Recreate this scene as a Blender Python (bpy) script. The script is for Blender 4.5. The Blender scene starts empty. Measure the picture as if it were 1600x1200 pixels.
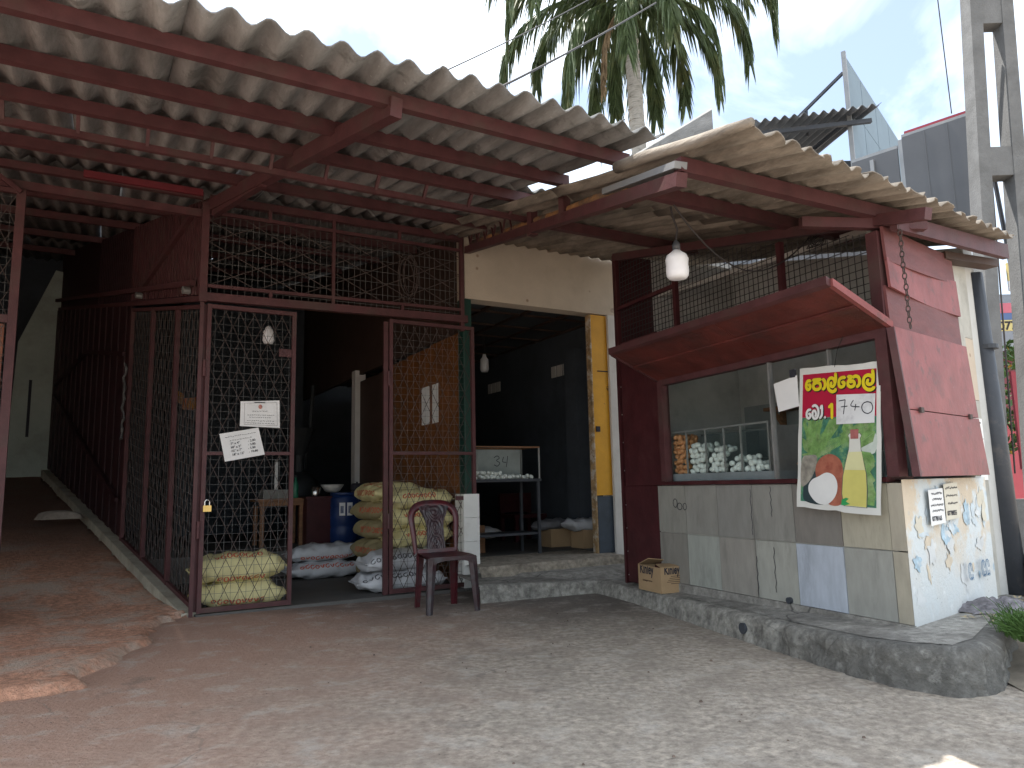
import bpy, math, random
from mathutils import Vector, Matrix, noise as mnoise
random.seed(7)
R = math.radians
scene = bpy.context.scene
col = scene.collection
# ------------------------------------------------------------------ camera
cam = bpy.data.cameras.new('camera'); cam.sensor_width = 36; cam.lens = 36*1130/1600; cam.clip_end = 900; cam.clip_start = .05
co = bpy.data.objects.new('camera', cam); col.objects.link(co); scene.camera = co
PITCH = math.atan(157/1130); ROLL = R(1.26)
fw = Vector((0, math.cos(PITCH), math.sin(PITCH))); rt = Vector((1, 0, 0)); up = rt.cross(fw)
r2 = rt*math.cos(ROLL)-up*math.sin(ROLL); u2 = up*math.cos(ROLL)+rt*math.sin(ROLL)
co.matrix_world = Matrix(((r2.x, u2.x, -fw.x, 0), (r2.y, u2.y, -fw.y, 0), (r2.z, u2.z, -fw.z, 1.0), (0, 0, 0, 1)))
# ------------------------------------------------------------------ world, sun, exposure
SUN = Vector((-.33, .312, 1.0)).normalized()          # direction towards the sun
elev = math.asin(SUN.z); azi = math.atan2(SUN.x, SUN.y)
w = bpy.data.worlds.new('World'); scene.world = w; w.use_nodes = True
nt = w.node_tree; nt.nodes.clear()
out = nt.nodes.new('ShaderNodeOutputWorld'); bg = nt.nodes.new('ShaderNodeBackground')
sky = nt.nodes.new('ShaderNodeTexSky'); sky.sky_type = 'NISHITA'; sky.sun_disc = False
sky.sun_elevation = elev; sky.sun_rotation = azi; sky.dust_density = 1.0; sky.ozone_density = 2.5
tc = nt.nodes.new('ShaderNodeTexCoord'); mp = nt.nodes.new('ShaderNodeMapping'); mp.inputs['Scale'].default_value = (1, 1, 1.7); mp.inputs['Location'].default_value = (3.31, 5.08, 1.94)
ns = nt.nodes.new('ShaderNodeTexNoise'); ns.inputs['Scale'].default_value = 2.6; ns.inputs['Detail'].default_value = 8; ns.inputs['Roughness'].default_value = .55; ns.inputs['Distortion'].default_value = .4
cr = nt.nodes.new('ShaderNodeValToRGB'); cr.color_ramp.elements[0].position = .38; cr.color_ramp.elements[0].color = (.13, .13, .13, 1); cr.color_ramp.elements[1].position = .66
mx = nt.nodes.new('ShaderNodeMixRGB'); mx.inputs[2].default_value = (11.0, 11.7, 12.2, 1)
nt.links.new(tc.outputs['Generated'], mp.inputs['Vector']); nt.links.new(mp.outputs[0], ns.inputs['Vector']); nt.links.new(ns.outputs['Fac'], cr.inputs[0])
nt.links.new(cr.outputs[0], mx.inputs[0]); nt.links.new(sky.outputs[0], mx.inputs[1]); nt.links.new(mx.outputs[0], bg.inputs['Color'])
bg.inputs['Strength'].default_value = .068; nt.links.new(bg.outputs[0], out.inputs[0])
sl = bpy.data.lights.new('sun', 'SUN'); sl.energy = 3.0; sl.angle = R(.53); sl.color = (1, .95, .88)
so = bpy.data.objects.new('sun', sl); col.objects.link(so); so.rotation_euler = SUN.to_track_quat('Z', 'Y').to_euler()
scene.view_settings.view_transform = 'Standard'; scene.view_settings.look = 'None'; scene.view_settings.gamma = 1
scene.view_settings.use_curve_mapping = False; scene.view_settings.exposure = 1.85
scene.render.engine = 'CYCLES'
scene.cycles.max_bounces = 7; scene.cycles.diffuse_bounces = 4; scene.cycles.transparent_max_bounces = 16

# ------------------------------------------------------------------ materials
MATS = {}
def M(name, c, rough=.75, var=.18, scale=6, bump=.15, bscale=70, dirt=None, dscale=1.8, dlo=.5, dhi=.72, metal=0, spec=.35, extra=None, stretch=None, rotz=None):
    if name in MATS: return MATS[name]
    m = bpy.data.materials.new(name); m.use_nodes = True; t = m.node_tree; N = t.nodes; L = t.links
    b = N['Principled BSDF']; b.inputs['Roughness'].default_value = rough; b.inputs['Metallic'].default_value = metal
    b.inputs['Specular IOR Level'].default_value = spec
    g = N.new('ShaderNodeNewGeometry'); vec = g.outputs['Position']
    if stretch:
        q = N.new('ShaderNodeMapping'); q.inputs['Scale'].default_value = stretch; L.new(vec, q.inputs[0]); vec = q.outputs[0]
    if rotz is not None:
        q = N.new('ShaderNodeMapping'); q.vector_type = 'TEXTURE'; q.inputs['Rotation'].default_value = (0, 0, R(rotz[0])); q.inputs['Scale'].default_value = rotz[1]; L.new(vec, q.inputs[0]); vec = q.outputs[0]
    n1 = N.new('ShaderNodeTexNoise'); n1.inputs['Scale'].default_value = scale; n1.inputs['Detail'].default_value = 5; n1.inputs['Roughness'].default_value = .62
    L.new(vec, n1.inputs['Vector'])
    r1 = N.new('ShaderNodeMapRange'); r1.inputs[1].default_value = .3; r1.inputs[2].default_value = .7; L.new(n1.outputs['Fac'], r1.inputs[0])
    m1 = N.new('ShaderNodeMixRGB'); m1.inputs[1].default_value = (*[x*(1-var) for x in c], 1); m1.inputs[2].default_value = (*[min(1, x*(1+var)) for x in c], 1)
    L.new(r1.outputs[0], m1.inputs[0]); cout = m1.outputs[0]
    if dirt:
        n2 = N.new('ShaderNodeTexNoise'); n2.inputs['Scale'].default_value = dscale; n2.inputs['Detail'].default_value = 6; n2.inputs['Roughness'].default_value = .68
        L.new(vec, n2.inputs['Vector'])
        r2_ = N.new('ShaderNodeMapRange'); r2_.inputs[1].default_value = dlo; r2_.inputs[2].default_value = dhi; r2_.inputs[4].default_value = dirt[3]; L.new(n2.outputs['Fac'], r2_.inputs[0])
        m2 = N.new('ShaderNodeMixRGB'); m2.inputs[2].default_value = (*dirt[:3], 1); L.new(r2_.outputs[0], m2.inputs[0]); L.new(cout, m2.inputs[1]); cout = m2.outputs[0]
    if extra: cout = extra(t, g.outputs['Position'], cout)
    L.new(cout, b.inputs['Base Color'])
    if bump:
        n3 = N.new('ShaderNodeTexNoise'); n3.inputs['Scale'].default_value = bscale; n3.inputs['Detail'].default_value = 6; n3.inputs['Roughness'].default_value = .65
        L.new(vec, n3.inputs['Vector'])
        bp = N.new('ShaderNodeBump'); bp.inputs['Strength'].default_value = bump; bp.inputs['Distance'].default_value = .02; L.new(n3.outputs['Fac'], bp.inputs['Height']); L.new(bp.outputs[0], b.inputs['Normal'])
    MATS[name] = m; return m
def glass(name, tint=(.955, .975, .97), a=.12):
    if name in MATS: return MATS[name]
    m = bpy.data.materials.new(name); m.use_nodes = True; t = m.node_tree; t.nodes.clear()
    o = t.nodes.new('ShaderNodeOutputMaterial'); tr = t.nodes.new('ShaderNodeBsdfTransparent'); tr.inputs[0].default_value = (*tint, 1)
    gl = t.nodes.new('ShaderNodeBsdfGlossy'); gl.inputs['Roughness'].default_value = .05
    fr = t.nodes.new('ShaderNodeLayerWeight'); fr.inputs[0].default_value = .05; ms = t.nodes.new('ShaderNodeMixShader')
    t.links.new(fr.outputs['Fresnel'], ms.inputs[0]); t.links.new(tr.outputs[0], ms.inputs[1]); t.links.new(gl.outputs[0], ms.inputs[2]); t.links.new(ms.outputs[0], o.inputs[0])
    MATS[name] = m; return m
def posmix(axis_expr, lo, hi, c2, nscale=1.2, namp=1.0, fmax=1.0):
    """mix colour c2 in where a linear function of world position (a,b,c,d) passes lo..hi, broken up by noise"""
    def f(t, pos, cin):
        N = t.nodes; L = t.links
        d = N.new('ShaderNodeVectorMath'); d.operation = 'DOT_PRODUCT'; L.new(pos, d.inputs[0]); d.inputs[1].default_value = axis_expr
        n = N.new('ShaderNodeTexNoise'); n.inputs['Scale'].default_value = nscale; n.inputs['Detail'].default_value = 5; n.inputs['Roughness'].default_value = .66; L.new(pos, n.inputs['Vector'])
        ma = N.new('ShaderNodeMath'); ma.operation = 'MULTIPLY_ADD'; L.new(n.outputs['Fac'], ma.inputs[0]); ma.inputs[1].default_value = namp; L.new(d.outputs['Value'], ma.inputs[2])
        r = N.new('ShaderNodeMapRange'); r.interpolation_type = 'SMOOTHSTEP'; r.inputs[1].default_value = lo; r.inputs[2].default_value = hi; r.inputs[4].default_value = fmax; L.new(ma.outputs[0], r.inputs[0])
        m = N.new('ShaderNodeMixRGB'); m.inputs[2].default_value = (*c2, 1); L.new(r.outputs[0], m.inputs[0]); L.new(cin, m.inputs[1]); return m.outputs[0]
    return f
def chain(*fs):
    def f(t, pos, c):
        for g in fs: c = g(t, pos, c)
        return c
    return f
def specks(c2, scale, thr, amt):
    def f(t, pos, cin):
        N = t.nodes; L = t.links
        v = N.new('ShaderNodeTexVoronoi'); v.inputs['Scale'].default_value = scale; v.inputs['Randomness'].default_value = 1; L.new(pos, v.inputs['Vector'])
        r = N.new('ShaderNodeMapRange'); r.inputs[1].default_value = thr; r.inputs[2].default_value = thr*.45; r.inputs[4].default_value = amt; L.new(v.outputs['Distance'], r.inputs[0])
        m = N.new('ShaderNodeMixRGB'); m.inputs[2].default_value = (*c2, 1); L.new(r.outputs[0], m.inputs[0]); L.new(cin, m.inputs[1]); return m.outputs[0]
    return f

def tone(lo, hi):
    def f(t, pos, cin):
        N = t.nodes; L = t.links; o = N.new('ShaderNodeObjectInfo'); r = N.new('ShaderNodeMapRange'); r.inputs[3].default_value = lo; r.inputs[4].default_value = hi; L.new(o.outputs['Random'], r.inputs[0])
        m = N.new('ShaderNodeVectorMath'); m.operation = 'SCALE'; L.new(cin, m.inputs[0]); L.new(r.outputs[0], m.inputs['Scale']); return m.outputs[0]
    return f
def cracks(c2, scale, wd, amt, warp=.35):
    def f(t, pos, cin):
        N = t.nodes; L = t.links
        n = N.new('ShaderNodeTexNoise'); n.inputs['Scale'].default_value = 2.3; n.inputs['Detail'].default_value = 6; L.new(pos, n.inputs['Vector'])
        a = N.new('ShaderNodeVectorMath'); a.operation = 'MULTIPLY_ADD'; L.new(n.outputs['Color'], a.inputs[0]); a.inputs[1].default_value = (warp,)*3; L.new(pos, a.inputs[2])
        v = N.new('ShaderNodeTexVoronoi'); v.feature = 'DISTANCE_TO_EDGE'; v.inputs['Scale'].default_value = scale; L.new(a.outputs[0], v.inputs['Vector'])
        r = N.new('ShaderNodeMapRange'); r.inputs[1].default_value = wd; r.inputs[2].default_value = wd*.3; r.inputs[4].default_value = 1; L.new(v.outputs['Distance'], r.inputs[0])
        g = N.new('ShaderNodeMapRange'); g.inputs[1].default_value = .48; g.inputs[2].default_value = .6; g.inputs[4].default_value = amt; n2 = N.new('ShaderNodeTexNoise'); n2.inputs['Scale'].default_value = .9; L.new(pos, n2.inputs['Vector']); L.new(n2.outputs['Fac'], g.inputs[0])
        mu = N.new('ShaderNodeMath'); mu.operation = 'MULTIPLY'; L.new(r.outputs[0], mu.inputs[0]); L.new(g.outputs[0], mu.inputs[1])
        m = N.new('ShaderNodeMixRGB'); m.inputs[2].default_value = (*c2, 1); L.new(mu.outputs[0], m.inputs[0]); L.new(cin, m.inputs[1]); return m.outputs[0]
    return f
ASB = M('asbestos', (.228, .227, .222), .9, .28, 9, .5, 60, (.12, .115, .108, .85), 5.5, .46, .70, rotz=(30, (1, 5, 1)), extra=chain(specks((.42, .41, .39), 13, .10, .4), posmix((0, 0, 0), .56, .66, (.09, .088, .08), 4.2, 1, .6), tone(.78, 1.15)))
ASB2 = M('asbestos_warm', (.26, .225, .185), .9, .32, 9, .5, 60, (.095, .08, .064, .9), 6, .44, .66, rotz=(-65.5, (5, 1, 1)), extra=chain(specks((.44, .40, .34), 13, .10, .4), tone(.8, 1.15)))
RED = M('red_oxide_paint', (.082, .030, .032), .55, .22, 9, .12, 60, (.075, .045, .04, .75), 3.5, .5, .68)
REDB = M('bright_red_paint', (.15, .025, .032), .5, .15, 9, .08, 60)
FSHADE = M('shaded_fence_red', (.030, .010, .012), .6, .3, 6, .1, 40)  # alley shade put into this red, for sheets and farther slats
MAROON = M('maroon_paint', (.055, .012, .0145), .5, .25, 6, .35, 5, (.07, .03, .03, .6), 3, .55, .75)
AWN = M('awning_red_board', (.112, .027, .022), .5, .28, 4, .55, 4.5, (.055, .024, .022, .85), 3.2, .47, .66, extra=specks((.2, .13, .11), 9, .06, .5))
PINK = M('faded_red_board', (.225, .066, .064), .55, .2, 5, .45, 4, (.15, .055, .054, .8), 4.5, .52, .66, extra=chain(specks((.40, .28, .25), 11, .05, .6), posmix((0, 0, 0), .57, .66, (.12, .06, .055), 9, 1, .6)))
PLANK = M('dull_red_plank', (.145, .046, .045), .6, .2, 5, .4, 5, (.12, .045, .045, .8), 3, .5, .7, stretch=(1, 1, 3))
RUST = M('rusty_wire', (.066, .048, .043), .7, .3, 20, 0)
WIRE = M('grey_wire', (.105, .104, .102), .55, .25, 20, 0)
DARKW = M('dark_wire', (.035, .03, .03), .6, .2, 20, 0)
PLAST = M('cream_plaster', (.50, .425, .34), .9, .1, 2.5, .2, 60, (.36, .29, .22, .55), 1.6, .55, .8, extra=specks((.2, .12, .08), 4.5, .10, .7))
WHITEP = M('white_plaster', (.55, .53, .50), .9, .1, 3, .2, 50, (.35, .33, .29, .6), 2.5, .55, .75)
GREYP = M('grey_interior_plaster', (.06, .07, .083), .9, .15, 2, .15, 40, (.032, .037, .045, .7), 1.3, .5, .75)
LIMEP = M('lime_washed_wall', (.36, .41, .37), .9, .14, 2, .2, 40, (.24, .25, .21, .7), 1.5, .5, .72)
CONC = M('concrete_floor', (.435, .375, .31), .92, .42, 26, 1.0, 48, (.30, .255, .21, .8), 3.4, .44, .68,
         extra=chain(posmix((-.75, .10, 0), .75, 2.7, (.52, .30, .215), 1.3, 1.3, .8), posmix((.25, 1.0, 0), 5.7, 7.5, (.12, .108, .098), 1.4, 1.7, .8), posmix((0, 0, 0), .50, .72, (.62, .57, .51), 4.5, 1, .5), specks((.10, .085, .07), 12, .06, .8), specks((.17, .145, .12), 34, .11, .4), specks((.60, .54, .47), 15, .12, .35), posmix((0, 0, 0), .60, .70, (.17, .15, .13), 2.1, 1, .4), cracks((.22, .19, .16), .7, .006, .5)))  # brightness falling off towards the shop front is put into the colour
EARTH = M('red_earth_ramp', (.58, .31, .205), .95, .38, 22, 1.0, 44, (.58, .47, .38, .85), 2.2, .47, .64, extra=chain(posmix((0, 1, 0), 7.2, 9.5, (.15, .085, .06), 1, 1.5, .9), specks((.5, .45, .38), 7, .05, .5)))  # roof shading over the alley painted in, darker going back
CURB = M('weathered_kerb', (.33, .315, .28), .92, .45, 24, 1.0, 42, (.11, .105, .095, .8), 7, .46, .66, extra=chain(posmix((.2, -1.0, 0), -3.9, -2.7, (.10, .097, .09), 5, 1.2, .75), posmix((0, 0, 0), .52, .68, (.36, .35, .32), 13, 1, .55), cracks((.08, .076, .07), 1.3, .008, .5)))
PLTOP = M('plinth_cement', (.33, .315, .285), .9, .38, 20, .9, 44, (.16, .15, .135, .85), 3.5, .46, .66, extra=cracks((.08, .075, .07), 1.1, .012, .8))
STEPM = M('step_concrete', (.33, .29, .235), .9, .4, 20, .9, 46, (.14, .12, .1, .8), 4, .5, .68)
ROAD = M('roadside_ground', (.42, .36, .29), .95, .2, 1.5, .3, 30, (.22, .2, .18, .7), .4, .45, .7)
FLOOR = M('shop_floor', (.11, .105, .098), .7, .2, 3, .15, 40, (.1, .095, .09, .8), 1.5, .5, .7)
PVC = M('black_pipe', (.045, .05, .06), .45, .2, 4, .05, 40, (.12, .11, .1, .6), 5, .55, .7)
POLE = M('pole_concrete', (.145, .146, .146), .92, .16, 5, .35, 45, (.10, .10, .098, .8), 2.4, .5, .68)
GALV = M('weathered_zinc', (.24, .25, .26), .5, .15, 4, .08, 30, (.25, .24, .22, .6), 2, .5, .7, metal=.3)
BLUEP = M('pale_blue_sheet', (.15, .205, .245), .6, .08, 2, .05, 30, (.14, .19, .22, .7), 2.5, .5, .7)
SIGNG = M('grey_sign_back', (.10, .105, .115), .7, .07, 2, .05, 30)
SIGNR = M('red_sign_face', (.26, .03, .045), .5, .08, 3, 0)
ALU = M('aluminium', (.38, .38, .37), .4, .1, 10, .03, 50, metal=.6)
WOODT = M('brown_wood', (.22, .11, .055), .6, .3, 5, .15, 30, stretch=(1, 1, 6))
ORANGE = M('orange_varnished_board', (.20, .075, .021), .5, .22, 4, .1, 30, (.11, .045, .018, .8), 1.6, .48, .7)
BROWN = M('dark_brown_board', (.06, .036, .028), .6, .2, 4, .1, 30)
GREEN = M('dark_green_paint', (.012, .045, .034), .5, .15, 6, .05, 40)
YEL = M('yellow_door_paint', (.62, .31, .015), .5, .1, 5, .08, 40, (.12, .07, .03, .9), 5, .66, .7)
NAVY = M('navy_door_paint', (.035, .05, .07), .5, .25, 6, .1, 40, (.45, .42, .38, .8), 9, .64, .68)
PAPER = M('paper', (.78, .78, .77), .8, .04, 5, .05, 20)
PAPER2 = M('aged_paper', (.62, .58, .48), .85, .08, 8, .08, 30)
INK = M('black_ink', (.03, .03, .04), .8, .1, 5, 0)
INKB = M('blue_ink', (.06, .14, .24), .8, .2, 20, 0)
CARD = M('cardboard', (.38, .26, .145), .85, .08, 6, .08, 50, (.36, .24, .13, .6), 4, .5, .7)
SACKY = M('yellow_sack', (.68, .61, .31), .6, .1, 9, .2, 160, (.45, .39, .2, .7), 4, .52, .7)
SACKT = M('tan_sack', (.33, .275, .145), .7, .12, 9, .2, 160, (.28, .23, .13, .7), 4, .5, .7)
SACKW = M('white_sack', (.55, .56, .58), .55, .08, 9, .22, 160, (.42, .42, .43, .7), 4, .52, .7)
SACKR = M('sack_red_print', (.55, .10, .05), .7, .2, 30, 0)
SACKK = M('sack_black_print', (.07, .07, .08), .7, .2, 30, 0)
EGGW = M('white_eggshell', (.78, .77, .74), .45, .04, 30, .02, 200)
EGGB = M('brown_eggshell', (.62, .28, .13), .45, .12, 25, .02, 200)
PLASR = M('chair_red_plastic', (.075, .010, .015), .35, .25, 8, .05, 60, (.05, .045, .05, .8), 6, .5, .66, spec=.5)
PLASD = M('chair_worn_plastic', (.035, .014, .018), .38, .35, 12, .05, 60, (.05, .05, .055, .8), 9, .45, .6, spec=.5)
BLUED = M('blue_drum_plastic', (.012, .035, .13), .4, .12, 4, .03, 30)
BULB = M('bulb_white_plastic', (.80, .80, .82), .35, .03, 10, 0)
STEEL = M('stainless', (.6, .6, .58), .25, .05, 10, 0, metal=1)
BRASS = M('brass', (.55, .38, .13), .35, .1, 10, 0, metal=.9)
BARK = M('palm_bark', (.33, .31, .28), .9, .2, 8, .5, 30, (.16, .15, .13, .8), 6, .5, .65, stretch=(1, 1, 5))
LEAF = M('palm_leaflet', (.075, .108, .045), .5, .35, 3, 0, dirt=(.14, .13, .05, .8), dscale=1.5, dlo=.52, dhi=.7)
DEAD = M('dead_frond', (.20, .14, .08), .8, .25, 5, 0)
GRASS = M('grass', (.07, .14, .03), .7, .3, 9, 0)
BUSH = M('bush_leaf', (.06, .12, .03), .6, .4, 6, 0)
CEIL = M('ceiling_panel', (.07, .078, .085), .9, .08, 3, .05, 30)
TRAY = M('zinc_tray', (.38, .41, .43), .4, .15, 8, .08, 30, metal=.4)
TORN = M('torn_poster_wall', (.62, .53, .41), .9, .07, 3, .3, 40, (.62, .68, .70, .92), 3.4, .47, .55,
         extra=chain(posmix((0, 0, -1.0), -.55, -.1, (.60, .63, .63), 5, .55, .9), specks((.20, .36, .50), 5, .17, .5), specks((.2, .2, .19), 16, .10, .7), specks((.70, .72, .72), 8, .22, .7)))
SIDEP = M('side_plaster', (.42, .41, .37), .9, .15, 4, .25, 50, (.24, .23, .2, .8), 3, .5, .68)

# ------------------------------------------------------------------ mesh helpers
class MB:
    def __init__(s): s.v = []; s.f = []
    def add(s, vs, fs):
        n = len(s.v); s.v += [tuple(p) for p in vs]; s.f += [tuple(i+n for i in f) for f in fs]; return s
    def box(s, x0, x1, y0, y1, z0, z1):
        return s.add([(x0, y0, z0), (x1, y0, z0), (x1, y1, z0), (x0, y1, z0), (x0, y0, z1), (x1, y0, z1), (x1, y1, z1), (x0, y1, z1)],
                     [(0, 3, 2, 1), (4, 5, 6, 7), (0, 1, 5, 4), (1, 2, 6, 5), (2, 3, 7, 6), (3, 0, 4, 7)])
    def hexa(s, b, t):      # 4 bottom, 4 top points
        return s.add(list(b)+list(t), [(0, 3, 2, 1), (4, 5, 6, 7), (0, 1, 5, 4), (1, 2, 6, 5), (2, 3, 7, 6), (3, 0, 4, 7)])
    def bar(s, a, b, wd, ht=None, upv=(0, 0, 1)):
        a = Vector(a); b = Vector(b); ht = ht or wd; d = (b-a).normalized(); upv = Vector(upv)
        if abs(d.dot(upv)) > .98: upv = Vector((0, 1, 0))
        x = d.cross(upv).normalized()*wd/2; z = x.cross(d).normalized()*ht/2
        return s.hexa([a-x-z, a+x-z, a+x+z, a-x+z], [b-x-z, b+x-z, b+x+z, b-x+z])
    def tube(s, pts, r, n=6, cap=True):
        pts = [Vector(p) for p in pts]; rs = r if isinstance(r, (list, tuple)) else [r]*len(pts); base = len(s.v); prev = None
        for i, p in enumerate(pts):
            d = (pts[min(i+1, len(pts)-1)]-pts[max(i-1, 0)]).normalized()
            if prev is None:
                a = d.orthogonal().normalized()
            else:
                a = (prev-d*prev.dot(d)).normalized()
            prev = a; b = d.cross(a)
            for k in range(n):
                t = 2*math.pi*k/n; s.v.append(tuple(p+(a*math.cos(t)+b*math.sin(t))*rs[i]))
        for i in range(len(pts)-1):
            for k in range(n):
                s.f.append((base+i*n+k, base+i*n+(k+1) % n, base+(i+1)*n+(k+1) % n, base+(i+1)*n+k))
        if cap:
            s.f.append(tuple(base+k for k in range(n))[::-1]); s.f.append(tuple(base+(len(pts)-1)*n+k for k in range(n)))
        return s
    def lathe(s, prof, n=20, c=(0, 0, 0)):
        base = len(s.v)
        for r, z in prof:
            for k in range(n):
                t = 2*math.pi*k/n; s.v.append((c[0]+r*math.cos(t), c[1]+r*math.sin(t), c[2]+z))
        for i in range(len(prof)-1):
            for k in range(n):
                s.f.append((base+i*n+k, base+i*n+(k+1) % n, base+(i+1)*n+(k+1) % n, base+(i+1)*n+k))
        s.f.append(tuple(base+k for k in range(n))[::-1]); s.f.append(tuple(base+(len(prof)-1)*n+k for k in range(n)))
        return s
    def grid(s, fn, nu, nv):
        base = len(s.v)
        for j in range(nv+1):
            for i in range(nu+1): s.v.append(tuple(fn(i/nu, j/nv)))
        for j in range(nv):
            for i in range(nu):
                a = base+j*(nu+1)+i; s.f.append((a, a+1, a+nu+2, a+nu+1))
        return s
    def ribbon(s, pts, wd, nrm):      # flat stroke through pts, lying in the plane with normal nrm
        pts = [Vector(p) for p in pts]; nrm = Vector(nrm).normalized(); base = len(s.v)
        for i, p in enumerate(pts):
            d = (pts[min(i+1, len(pts)-1)]-pts[max(i-1, 0)]); x = d.cross(nrm)
            x = x.normalized()*wd/2 if x.length > 1e-9 else Vector((wd/2, 0, 0)); s.v += [tuple(p-x), tuple(p+x)]
        for i in range(len(pts)-1):
            a = base+2*i; s.f.append((a, a+1, a+3, a+2))
        return s
    def warp(s, fn): s.v = [tuple(fn(Vector(p))) for p in s.v]; return s
    def mesh(s, name, mat, smooth=False, off=(0, 0, 0)):
        me = bpy.data.meshes.new(name); o = Vector(off)
        me.from_pydata([tuple(Vector(p)-o) for p in s.v], [], s.f); me.materials.append(mat); me.validate(); me.update()
        if smooth:
            for p in me.polygons: p.use_smooth = True
        return me
def B(*a): return MB().box(*a)

class Frame:
    def __init__(s, o, ang): s.o = Vector(o); s.a = R(ang); s.m = Matrix.Translation(s.o) @ Matrix.Rotation(s.a, 4, 'Z')
    def w(s, p): return s.m @ Vector(p)
WORLD = Frame((0, 0, 0), 0)
FAC = Frame((-2.577, 5.985, 0), 30)          # x along the shop front, y inwards
CNT = Frame((2.12, 4.003, 0), -65.5)         # x along the stall counter towards the viewer, y inwards
SID = Frame((2.12, 4.003, 0), 40)            # x along the stall's street side, y inwards
FEN = Frame((-2.577, 5.985, 0), -49)         # x towards the viewer along the side fence, y inwards
BASE = {}
def props(o, label, cat, group=None, kind=None):
    if label: o['label'] = label
    if cat: o['category'] = cat
    if group: o['group'] = group
    if kind: o['kind'] = kind
def thing(name, label, cat, fr=WORLD, base=(0, 0, 0), group=None):
    o = bpy.data.objects.new(name, None); o.empty_display_size = .2; col.objects.link(o)
    o.location = fr.w(base); o.rotation_euler = (0, 0, fr.a); BASE[o.name] = Vector(base); props(o, label, cat, group); return o
def part(t, name, mb, mat, smooth=False, label=None, kind=None):
    root = t
    while root.parent: root = root.parent
    o = bpy.data.objects.new(name, mb.mesh(name, mat, smooth, BASE[root.name])); col.objects.link(o); o.parent = t
    if label: o['label'] = label
    if kind: o['kind'] = kind
    return o
def single(name, mb, mat, label, cat, fr=WORLD, base=(0, 0, 0), group=None, smooth=False):
    o = bpy.data.objects.new(name, mb.mesh(name, mat, smooth, base)); col.objects.link(o)
    o.location = fr.w(base); o.rotation_euler = (0, 0, fr.a); props(o, label, cat, group); return o
def struct(name, mb, mat, fr=WORLD, smooth=False, kind='structure'):
    o = bpy.data.objects.new(name, mb.mesh(name, mat, smooth)); col.objects.link(o)
    o.location = fr.o; o.rotation_euler = (0, 0, fr.a); o['kind'] = kind; return o
def text_mb(s, size, fn, bold=0):
    cu = bpy.data.curves.new('t', 'FONT'); cu.body = s; cu.size = size; cu.offset = bold; cu.resolution_u = 3
    ob = bpy.data.objects.new('t', cu); col.objects.link(ob); dg = bpy.context.evaluated_depsgraph_get()
    me = bpy.data.meshes.new_from_object(ob.evaluated_get(dg)); mb = MB()
    mb.add([fn(v.co.x, v.co.y) for v in me.vertices], [tuple(p.vertices) for p in me.polygons])
    bpy.data.objects.remove(ob); bpy.data.curves.remove(cu); bpy.data.meshes.remove(me); return mb
def lattice(mb, x0, x1, z0, z1, dx, dz, y, wd, th=.004):
    k = dz/dx
    for sgn in (1, -1):
        c = -((x1-x0)*k+dz) - (z1-z0)
        cc = math.floor(c/dz)*dz
        while cc < (x1-x0)*k+(z1-z0)+dz:
            pts = []
            # z = z0 + sgn*k*(x-x0) + cc
            for x in (x0, x1):
                z = z0+sgn*k*(x-x0)+cc
                if z0 <= z <= z1: pts.append((x, z))
            for z in (z0, z1):
                x = x0+(z-z0-cc)/(sgn*k)
                if x0 < x < x1: pts.append((x, z))
            if len(pts) >= 2:
                pts.sort(); a, b = pts[0], pts[-1]; a = (a[0], a[1]+random.uniform(-.006, .006)); b = (b[0], b[1]+random.uniform(-.006, .006))
                if math.hypot(a[0]-b[0], a[1]-b[1]) > .01:
                    yy = y+(.003 if sgn > 0 else -.003); mb.bar((a[0], yy, a[1]), (b[0], yy, b[1]), th, wd, (0, 1, 0)) if False else mb.bar((a[0], yy, a[1]), (b[0], yy, b[1]), wd, th, (0, 1, 0))
            cc += dz
    return mb
def wiregrid(mb, x0, x1, z0, z1, sx, sz, y, wd):
    x = x0+sx*.6
    while x < x1-.01:
        j = random.uniform(-.006, .006); mb.bar((x+j, y, z0), (x+random.uniform(-.006, .006), y, z1), wd, wd, (0, 1, 0)); x += sx
    z = z0+sz*.5
    while z < z1-.01:
        ym = y+.004; xm = (x0+x1)/2; d = random.uniform(-.01, .006)
        mb.bar((x0, ym, z), (xm, ym, z+d), wd, wd, (0, 1, 0)); mb.bar((xm, ym, z+d), (x1, ym, z+random.uniform(-.005, .005)), wd, wd, (0, 1, 0)); z += sz
    return mb

# ================================================================== THE SETTING
def ground_fn(x0, x1, y0, y1, z):
    return lambda a, b: (x0+(x1-x0)*a, y0+(y1-y0)*b, z)
struct('ground', MB().grid(ground_fn(-300, 300, -300, 300, -.03), 6, 6), ROAD)
def apron(a, b):
    x = -9+15*a; y = -3+11.5*b
    return (x, y, .006*math.sin(x*1.7+y)+.006*math.sin(y*2.3-x*.6)-.002)
struct('concrete_apron', MB().grid(apron, 60, 46), CONC, smooth=True)
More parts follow.
